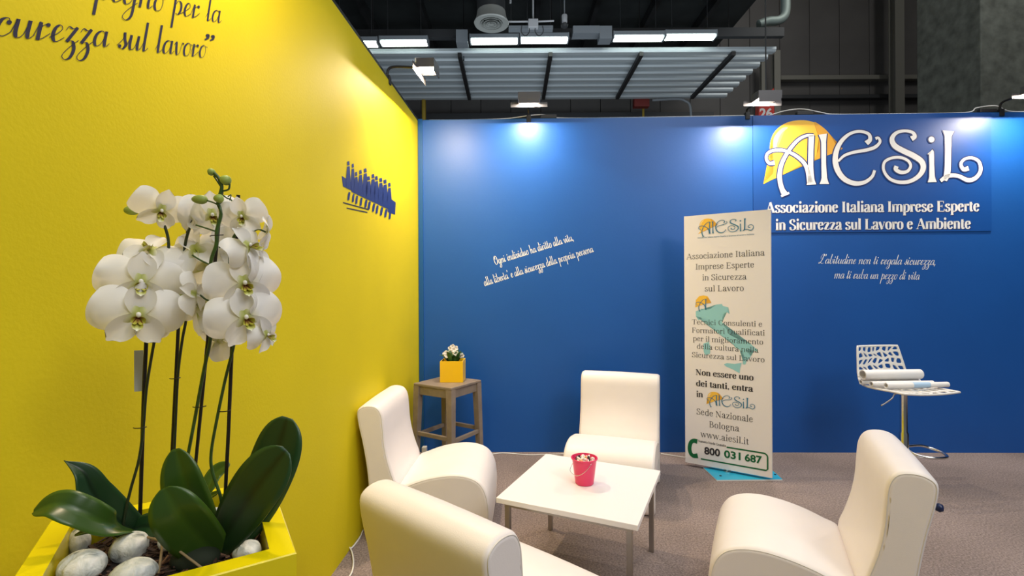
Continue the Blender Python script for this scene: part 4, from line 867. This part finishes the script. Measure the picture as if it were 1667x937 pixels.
def pebble(px, py, rx, ry, label, h=RH-.03, rot=0, seed=0, notch=False, m=STN):
    c = unproj(px, py, H=h); s = c.y/F; rr = random.Random(seed+50)
    bm = bmesh.new(); bmesh.ops.create_icosphere(bm, subdivisions=4, radius=1)
    ph = [rr.uniform(0, 6) for _ in range(6)]
    for v in bm.verts:
        d = v.co.normalized(); k = 1+.06*math.sin(2.3*d.x+ph[0])*math.cos(2.1*d.y+ph[1])+.05*math.sin(3.7*d.z+ph[2]+2*d.x)+.02*math.sin(9*d.x+ph[3])*math.sin(8*d.y+ph[4])
        p = d*k
        if notch: p *= 1-.16*math.exp(-((d.x-.25)/.13)**2)*max(0, d.z*.6-d.y*.6)
        v.co = Vector((p.x*rx*s, p.y*rx*s*.72, p.z*ry*s*.92))
    o = obj('pebble', bm, m, None, smooth=True); o.location = c; o.rotation_euler = (0, math.radians(-rot), math.radians(-37))
    return tag(o, label, 'stone', 'white pebbles in the planter')
pebble(134, 922, 41, 30, 'large white pebble with a groove, front left in the yellow planter', rot=12, seed=1, notch=True)
pebble(211, 890, 37, 24, 'oval white pebble behind the two front pebbles in the planter', rot=12, seed=2)
pebble(217, 932, 46, 24, 'long white pebble at the front, cut by the photo bottom edge', rot=14, seed=3)
pebble(403, 897, 28, 18, 'lone white pebble near the right front corner of the planter', rot=8, seed=4)
pebble(270, 884, 15, 13, 'small round pebble half hidden by the front orchid leaf', seed=5)
pebble(262, 874, 9, 8, 'tiny pebble behind the small one beside the front orchid leaf', seed=6)
pebble(207, 851, 18, 10, 'pale pebble seen between the two left orchid stems', seed=7, h=RH-.035)
pebble(353, 843, 17, 18, 'pinkish white pebble standing behind the big right orchid leaf', seed=8, h=RH-.02)
pebble(129, 884, 20, 26, 'shaded pebble against the left inner side of the planter', seed=9, h=RH-.035)
# petal and leaf materials driven by a painted-on natural pigment attribute
def pig(name, stops, rough, sub=0, coat=0, trl=0):
    m = bpy.data.materials.new(name); m.use_nodes = True; nt = m.node_tree; b = nt.nodes['Principled BSDF']
    at = nt.nodes.new('ShaderNodeAttribute'); at.attribute_name = 'tint'; r = nt.nodes.new('ShaderNodeValToRGB')
    e = r.color_ramp.elements
    while len(e) > 1: e.remove(e[-1])
    e[0].position = stops[0][0]; e[0].color = (*stops[0][1], 1)
    for p, c in stops[1:]: q = e.new(p); q.color = (*c, 1)
    nt.links.new(at.outputs['Fac'], r.inputs['Fac']); nt.links.new(r.outputs['Color'], b.inputs['Base Color'])
    b.inputs['Roughness'].default_value = rough; b.inputs['Coat Weight'].default_value = coat; b.inputs['Coat Roughness'].default_value = .3
    if trl:
        tr = nt.nodes.new('ShaderNodeBsdfTranslucent'); mx = nt.nodes.new('ShaderNodeMixShader'); mx.inputs[0].default_value = trl
        nt.links.new(r.outputs['Color'], tr.inputs['Color']); nt.links.new(b.outputs[0], mx.inputs[1]); nt.links.new(tr.outputs[0], mx.inputs[2]); nt.links.new(mx.outputs[0], nt.nodes['Material Output'].inputs[0])
    return m
PETAL = pig('petal_white', [(0, (.42, .48, .06)), (.10, (.58, .60, .20)), (.22, (.82, .80, .66)), (.40, (.90, .88, .85)), (1, (.92, .90, .88))], .5, trl=.28)
LIPM = pig('lip_yellow', [(0, (.12, .02, .02)), (.35, (.26, .10, .03)), (.50, (.50, .48, .05)), (.72, (.62, .62, .16)), (1, (.88, .86, .74))], .4)
OLEAF = pig('orchid_leaf', [(0, (.006, .022, .006)), (.5, (.012, .048, .014)), (1, (.02, .07, .014))], .40, coat=.08, trl=.06)
OLEAF2 = pig('orchid_leaf_light', [(0, (.05, .11, .012)), (.5, (.035, .085, .010)), (1, (.06, .13, .012))], .32, coat=.15, trl=.12)
OSTEM = mat('orchid_stem', (.035, .085, .015), .4, noise=(60, .3)); DSTEM = mat('orchid_stem_dark', (.022, .035, .012), .45, noise=(60, .3))
STAKE = mat('stake_black', (.010, .008, .007), .45); BUD = mat('bud_green', (.30, .40, .08), .45, noise=(50, .2))
def sheet(bm, base, d, side, n, Ln, W, prof, cup=0.0, droop=0.0, nr=8, na=6, ripple=0, seed=0, fold=0, t0=0, t1=1):
    ly = bm.verts.layers.float.get('tint') or bm.verts.layers.float.new('tint'); rows = []
    rg = random.Random(seed); p1, p2 = rg.uniform(0, 6), rg.uniform(0, 6)
    for i in range(nr+1):
        r = i/nr; w2 = W*.5*prof(r); row = []
        for j in range(na+1):
            a = -1+2*j/na
            z = cup*(a*a)*w2/max(W, 1e-6)*2*W + droop*r*r*Ln + ripple*W*math.sin(3.2*a+p1)*math.sin(4*r+p2)*r + fold*abs(a)*w2
            v = bm.verts.new(base + d*((r*Ln*(1-.10*a*a*r))) + side*(a*w2) + n*z); v[ly] = t0+(t1-t0)*r; row.append(v)
        rows.append(row)
    for A, C in zip(rows, rows[1:]):
        for j in range(na): bm.faces.new((A[j], A[j+1], C[j+1], C[j]))
    return bm
pround = lambda r: max(.14, (1-abs((r-.56)/.60)**2.3)**.5 if r > .56 else (.30+.70*math.sin(math.pi/2*r/.56)))
psep = lambda r: max(.16, (1-max(0, (r-.5)/.515)**2.4)**.5 if r > .5 else (.36+.64*math.sin(math.pi/2*r/.5)))
def flower(par, px, py, Y, size, yaw=0, pit=0, roll=0, ped=None, lip=True, squash=1.0, seed=0):
    c = unproj(px, py, Y=Y); d = size*Y/F
    n = (Vector((0, 0, EYE))-c).normalized()
    n = Matrix.Rotation(math.radians(yaw), 3, 'Z') @ n
    rt = Vector((0, 0, 1)).cross(n).normalized(); n = Matrix.Rotation(math.radians(-pit), 3, rt) @ n
    up = n.cross(rt).normalized(); Rr = Matrix.Rotation(math.radians(roll), 3, n); rt = Rr @ rt; up = Rr @ up
    bm = bmesh.new()
    def ang(q): return (rt*math.sin(math.radians(q)) + up*math.cos(math.radians(q))), (rt*math.cos(math.radians(q)) - up*math.sin(math.radians(q)))
    for q, ln, wd in ((0, .44, .34), (142, .46, .31), (-142, .46, .31)):
        dd, ss = ang(q); sheet(bm, c-n*.03*d, dd, ss, n, ln*d, wd*d, psep, cup=.3, droop=-.10, ripple=.02, seed=seed+int(q), nr=9, na=6, t0=.1)
    o = obj('flower', bm, PETAL, par, smooth=True)
    for q in (78, -78):
        bm = bmesh.new(); dd, ss = ang(q); sheet(bm, c+n*.01*d, dd, ss, n, .53*d, .60*d, pround, cup=-.22, droop=-.10*squash, ripple=.045, seed=seed*3+q, nr=12, na=8)
        obj('petal', bm, PETAL, o, smooth=True)
    if lip:
        bm = bmesh.new()
        for q, ln, wd, dr in ((180, .17, .12, .5), (118, .10, .10, .8), (-118, .10, .10, .8)):
            dd, ss = ang(q); sheet(bm, c+n*.02*d-up*.03*d, (dd+n*.55).normalized(), ss, n, ln*d, wd*d, psep, cup=.8, droop=dr, nr=6, na=4, seed=seed, t0=(0 if q == 180 else .3), t1=(1 if q == 180 else .62))
        obj('lip', bm, LIPM, o, smooth=True)
        bm = bmesh.new(); bmesh.ops.create_icosphere(bm, subdivisions=2, radius=.038*d)
        bmesh.ops.scale(bm, vec=(.8, .8, 1.0), verts=bm.verts); bmesh.ops.translate(bm, vec=c+n*.055*d+up*.015*d, verts=bm.verts)
        obj('column', bm, MATS.get('column_cream') or mat('column_cream', (.86, .82, .72), .5), o, smooth=True)
    if ped:
        a = unproj(*ped[:2], Y=ped[2]); b_ = c-n*.04*d; m_ = (a+b_)/2+Vector((0, 0, .008))
        obj('pedicel', T([a, m_, b_], .0017, 6), OSTEM, o, smooth=True)
def bud(par, px, py, Y, rx, ry, rot, ped=None):
    c = unproj(px, py, Y=Y); s = Y/F; bm = bmesh.new(); bmesh.ops.create_uvsphere(bm, u_segments=14, v_segments=10, radius=1)
    for v in bm.verts: v.co = Vector((v.co.x*rx*s, v.co.y*ry*s, v.co.z*ry*s*(1+.18*v.co.x)))
    bmesh.ops.transform(bm, matrix=Matrix.Translation(c) @ Matrix.Rotation(math.radians(-rot), 4, 'Y'), verts=bm.verts)
    o = obj('bud', bm, BUD, par, smooth=True)
    if ped: obj('pedicel', T([unproj(*p) if False else unproj(p[0], p[1], Y=Y) for p in ped], .0016, 6), OSTEM, o, smooth=True)
def path(P): return [unproj(x, y, Y=z) for x, y, z in P]
def leaf(par, P, wpx, n, m=None, fold=.25, prof=None, label=None):
    pts = catmull(path(P), 12); q_ = pts[-1]-pts[-2]; k = len(pts); bm = bmesh.new(); ly = bm.verts.layers.float.new('tint'); rows = []
    prof = prof or (lambda t_: math.sin(math.pi*(.10+.74*t_)**1.05)**.62)
    nn = Vector(n).normalized()
    for i, p in enumerate(pts):
        t_ = i/(k-1); d = (pts[min(i+1, k-1)]-pts[max(i-1, 0)]).normalized(); c = d.cross(nn).normalized(); u = c.cross(d).normalized()
        wv = wpx*p.y/F*.5*prof(t_)*max(.06, (1-min(1, t_)**9))**.5; row = []
        for j in range(9):
            a = -1+j/4; v = bm.verts.new(p + c*wv*a + u*wv*(fold*abs(a)-.12*a*a)); v[ly] = 0 if j == 4 else .5+.5*(abs(a) > .9); row.append(v)
        rows.append(row)
    for A, C in zip(rows, rows[1:]):
        for j in range(8): bm.faces.new((A[j], A[j+1], C[j+1], C[j]))
    o = obj('leaf', bm, m or OLEAF, par, smooth=True); md = o.modifiers.new('solid', 'SOLIDIFY'); md.thickness = .0018; md.offset = 0; return o
def stake(par, P, r=.0032):
    a = path(P); obj('stake', T(a, r, 8, smooth=False), STAKE, par, smooth=40)
def clip(par, px, py, Y, w2=10, tilt=0):
    c = unproj(px, py, Y=Y); s = Y/F*w2
    obj('stem_clip', T([c+Vector((-s, 0, 0)), c+Vector((-s*.4, -.005, .0005)), c+Vector((s*.4, -.005, .001)), c+Vector((s, 0, .002))], .0010, 5), STAKE, par, smooth=True)
def stem_(par, P, r, m=OSTEM): obj('flower_stem', T(path(P), r, 8), m, par, smooth=True)
gz = RH-.046
def orchid(label, px, py, Y):
    # children are modelled in world coordinates, so the plant's empty stays at its foot and its parts are shifted back
    t = thing('orchid', label, 'orchid', (0, 0, 0), 0, 'white orchids in the yellow planter'); c = unproj(px, py, Y=Y); t['_foot'] = (c.x, c.y, gz); return t
def settle(t):
    f = Vector(t['_foot']); del t['_foot']; t.location = f
    for o in t.children:
        o.matrix_parent_inverse = Matrix.Translation(-f)
# plant at the left
A1 = orchid('leftmost white orchid with a dark stake and a pale tag', 225, 858, .99)
stake(A1, [(227, 868, .995), (235, 620, .97), (245, 408, .95)], .0036)
stem_(A1, [(200, 868, .96), (203, 838, .96), (213, 795, .96), (226, 748, .962), (233, 699, .965), (238, 636, .962), (245, 590, .96), (252, 551, .95), (262, 500, .94), (272, 440, .93), (274, 390, .925), (262, 352, .92)], .0026, DSTEM)
clip(A1, 228, 696, .955, 11)
c_ = unproj(226, 602, Y=.985); obj('plant_tag', B(-.0075, .0075, -.0006, .0006, -.043, .040, mtx=Matrix.Translation(c_) @ Matrix.Rotation(.5, 4, 'Z')), mat('tag_grey', (.50, .52, .50), .5), A1)
flower(A1, 262, 342, .90, 82, yaw=12, pit=-22, roll=-14, seed=1, squash=1.4)
flower(A1, 245, 405, .905, 92, yaw=-8, pit=48, roll=-22, seed=2, squash=2)
flower(A1, 229, 459, .875, 114, yaw=4, pit=-6, roll=-4, seed=3)
flower(A1, 225, 513, .86, 124, yaw=2, pit=-8, roll=-7, seed=4)
flower(A1, 274, 530, .95, 62, yaw=60, pit=-35, roll=150, lip=False, seed=5)
bud(A1, 214, 342, .91, 12, 8, 4, [(225, 342), (240, 345), (255, 350)])
leaf(A1, [(222, 866, .98), (184, 838, .95), (154, 804, .93), (136, 769, .92), (104, 749, .91)], 50, (.75, -.55, .45), fold=.5, prof=lambda t_: max(.02, math.sin(math.pi*min(1, .16+.83*t_)**.85)**.9))
leaf(A1, [(222, 872, .96), (178, 856, .90), (130, 834, .87), (92, 822, .86), (55, 833, .855)], 50, (.10, -.62, .8), OLEAF2, fold=.45)
leaf(A1, [(220, 876, .97), (185, 870, .92), (150, 864, .90), (122, 871, .895)], 16, (0, -.4, 1), fold=.5)
leaf(A1, [(205, 868, .98), (225, 858, .97), (246, 856, .96), (262, 868, .95)], 40, (.1, -.7, .6), fold=.2)
leaf(A1, [(210, 874, .98), (165, 852, .95), (146, 846, .94)], 12, (0, -.5, .9), fold=.4)
obj('root', T(path([(240, 874, .93), (262, 882, .90), (262, 905, .88), (256, 940, .86)]), .0022, 6), mat('root_tan', (.28, .20, .10), .8), A1, smooth=True)
settle(A1)
# plant at the centre
A2 = orchid('white orchid second from the left with two upright leaves in front', 320, 880, .96)
stake(A2, [(277, 800, 1.0), (291, 520, .98), (312, 316, .96)])
stem_(A2, [(279, 800, .985), (284, 727, .985), (289, 618, .975), (296, 558, .965), (303, 520, .955), (308, 480, .95), (300, 430, .94), (303, 390, .935), (318, 345, .93)], .0026, DSTEM)
clip(A2, 285, 616, .965, 9)
flower(A2, 345, 350, .945, 88, yaw=10, pit=-5, roll=5, seed=11)
flower(A2, 306, 352, .93, 66, yaw=-62, pit=0, roll=10, lip=False, seed=12)
flower(A2, 318, 405, .935, 104, yaw=-35, pit=25, roll=30, lip=False, seed=13)
flower(A2, 336, 432, .965, 110, yaw=140, pit=10, roll=20, lip=False, seed=14)
flower(A2, 294, 487, .93, 72, yaw=5, pit=-5, roll=0, seed=15)
flower(A2, 325, 500, .95, 100, yaw=150, pit=0, roll=35, lip=False, seed=16)
flower(A2, 318, 478, .91, 72, yaw=60, pit=8, roll=70, lip=False, seed=17)
leaf(A2, [(345, 895, .95), (322, 845, .92), (300, 790, .90), (286, 730, .90)], 66, (.22, -.95, .10), OLEAF2, fold=.25)
leaf(A2, [(352, 905, .92), (318, 872, .885), (288, 834, .86), (267, 794, .855)], 80, (.30, -.92, .22), OLEAF2, fold=.22, prof=lambda t_: math.sin(math.pi*(.14+.70*t_)**1.0)**.6)
obj('root', T(path([(262, 882, .90), (285, 892, .88), (310, 910, .865), (330, 925, .86)]), .0022, 6), MATS['root_tan'], A2, smooth=True)
obj('root', T(path([(276, 900, .88), (283, 884, .875), (290, 878, .87), (284, 896, .872)]), .0022, 6), MATS['root_tan'], A2, smooth=True)
bm = bmesh.new(); bmesh.ops.create_uvsphere(bm, u_segments=18, v_segments=10, radius=1)
bmesh.ops.transform(bm, matrix=Matrix.Translation(unproj(318, 908, Y=.90)) @ Matrix.Diagonal((.044, .03, .024, 1)), verts=bm.verts); obj('leaf_base', bm, mat('leaf_base_dark', (.010, .018, .006), .8), A2, smooth=True)
settle(A2)
# tall plant, stem in front
A3 = orchid('tallest white orchid with green buds on top of its bright green stem', 318, 800, 1.0)
stake(A3, [(314, 800, .985), (338, 555, .945), (361, 309, .905)])
stem_(A3, [(296, 790, .95), (305, 745, .945), (316, 688, .935), (331, 607, .915), (342, 555, .90), (346, 515, .892), (348.6, 480, .888), (343, 430, .882), (352, 398, .88), (353, 375, .88), (360, 347, .88), (355, 329, .88), (361, 305, .88), (356, 290, .88), (348, 281, .88)], .0031)
clip(A3, 325, 662, .92, 11); clip(A3, 353, 384, .875, 11); clip(A3, 342, 495, .88, 7)
bud(A3, 344, 280, .88, 6, 6, 60, [(348, 286), (356, 298), (361, 306)])
bud(A3, 367, 293, .88, 9, 8, -20, [(374, 299), (372, 308), (362, 311)])
bud(A3, 325, 324.5, .875, 13, 7.5, -2, [(336, 326), (346, 329), (355, 333)])
bud(A3, 356, 323, .87, 8, 7, 0, [(356, 329), (356, 334)])
bud(A3, 416, 342, .91, 9, 9, 0)
stem_(A3, [(361, 316, .885), (369, 322, .89), (376, 325, .895), (382, 334, .90), (386, 342, .90)], .0013)
stem_(A3, [(371, 320, .89), (376, 317, .89), (374, 326, .89)], .0010)
for P in ([(350, 376), (335, 371), (319, 366)], [(343, 431), (328, 424), (313, 415)], [(357, 402), (370, 398), (381, 393)], [(343, 490), (335, 487), (326, 480)]):
    obj('side_stem', T([unproj(x, y, Y=.882) for x, y in P], .0016, 6), OSTEM, A3, smooth=True)
flower(A3, 355, 555, .965, 62, yaw=160, pit=0, roll=80, lip=False, seed=21)
flower(A3, 372, 400, .945, 62, yaw=150, pit=0, roll=60, lip=False, seed=22)
leaf(A3, [(318, 830, 1.0), (338, 795, 1.02), (352, 770, 1.04), (374, 754, 1.05)], 30, (-.2, -.8, .55), OLEAF2, fold=.3)
leaf(A3, [(320, 822, .99), (336, 812, .98), (358, 800, .97)], 14, (-.2, -.6, .8), OLEAF2, fold=.4)
settle(A3)
# plant at the right
A4 = orchid('rightmost white orchid with large dark glossy leaves', 366, 880, .95)
stake(A4, [(365, 840, .965), (372, 700, .95), (388, 317, .915)], .0034)
stem_(A4, [(362, 840, .955), (359, 808, .955), (346, 769, .955), (343.7, 738, .95), (352.5, 685, .94), (366.6, 618, .93), (381, 560, .92), (386, 520, .915), (380, 470, .91), (374, 420, .905), (381, 385, .90), (400, 370, .90)], .0029)
clip(A4, 366, 669, .935, 10)
stem_(A4, [(383, 556, .92), (396, 551, .915), (414, 542, .91)], .0016)
stem_(A4, [(372, 405, .905), (360, 400, .90), (352, 396, .885)], .0013)
flower(A4, 394, 352, .885, 72, yaw=-14, pit=-12, roll=12, seed=31, squash=2)
flower(A4, 436, 378, .92, 74, yaw=95, pit=0, roll=15, lip=False, seed=32, ped=(405, 383, .9))
flower(A4, 405, 400, .87, 82, yaw=48, pit=18, roll=35, seed=33, squash=2)
flower(A4, 430, 438, .905, 82, yaw=72, pit=5, roll=5, lip=False, seed=34)
flower(A4, 398, 461, .865, 110, yaw=10, pit=-4, roll=10, seed=35)
flower(A4, 400, 517, .86, 112, yaw=12, pit=-4, roll=12, seed=36)
flower(A4, 425, 495, .90, 74, yaw=80, pit=5, roll=-5, lip=False, seed=37)
flower(A4, 434, 545, .885, 66, yaw=52, pit=-8, roll=20, seed=38, squash=2)
leaf(A4, [(372, 885, .96), (410, 830, .97), (446, 750, .98), (468, 679, .99)], 86, (-.10, -.95, .25), OLEAF, fold=.12, prof=lambda t_: math.sin(math.pi*(.10+.62*t_)**1.1)**.6)
leaf(A4, [(352, 895, .93), (382, 846, .90), (420, 790, .88), (466, 732, .88)], 88, (.05, -.92, .38), OLEAF, fold=.18, prof=lambda t_: math.sin(math.pi*(.10+.62*t_)**1.1)**.6)
settle(A4)
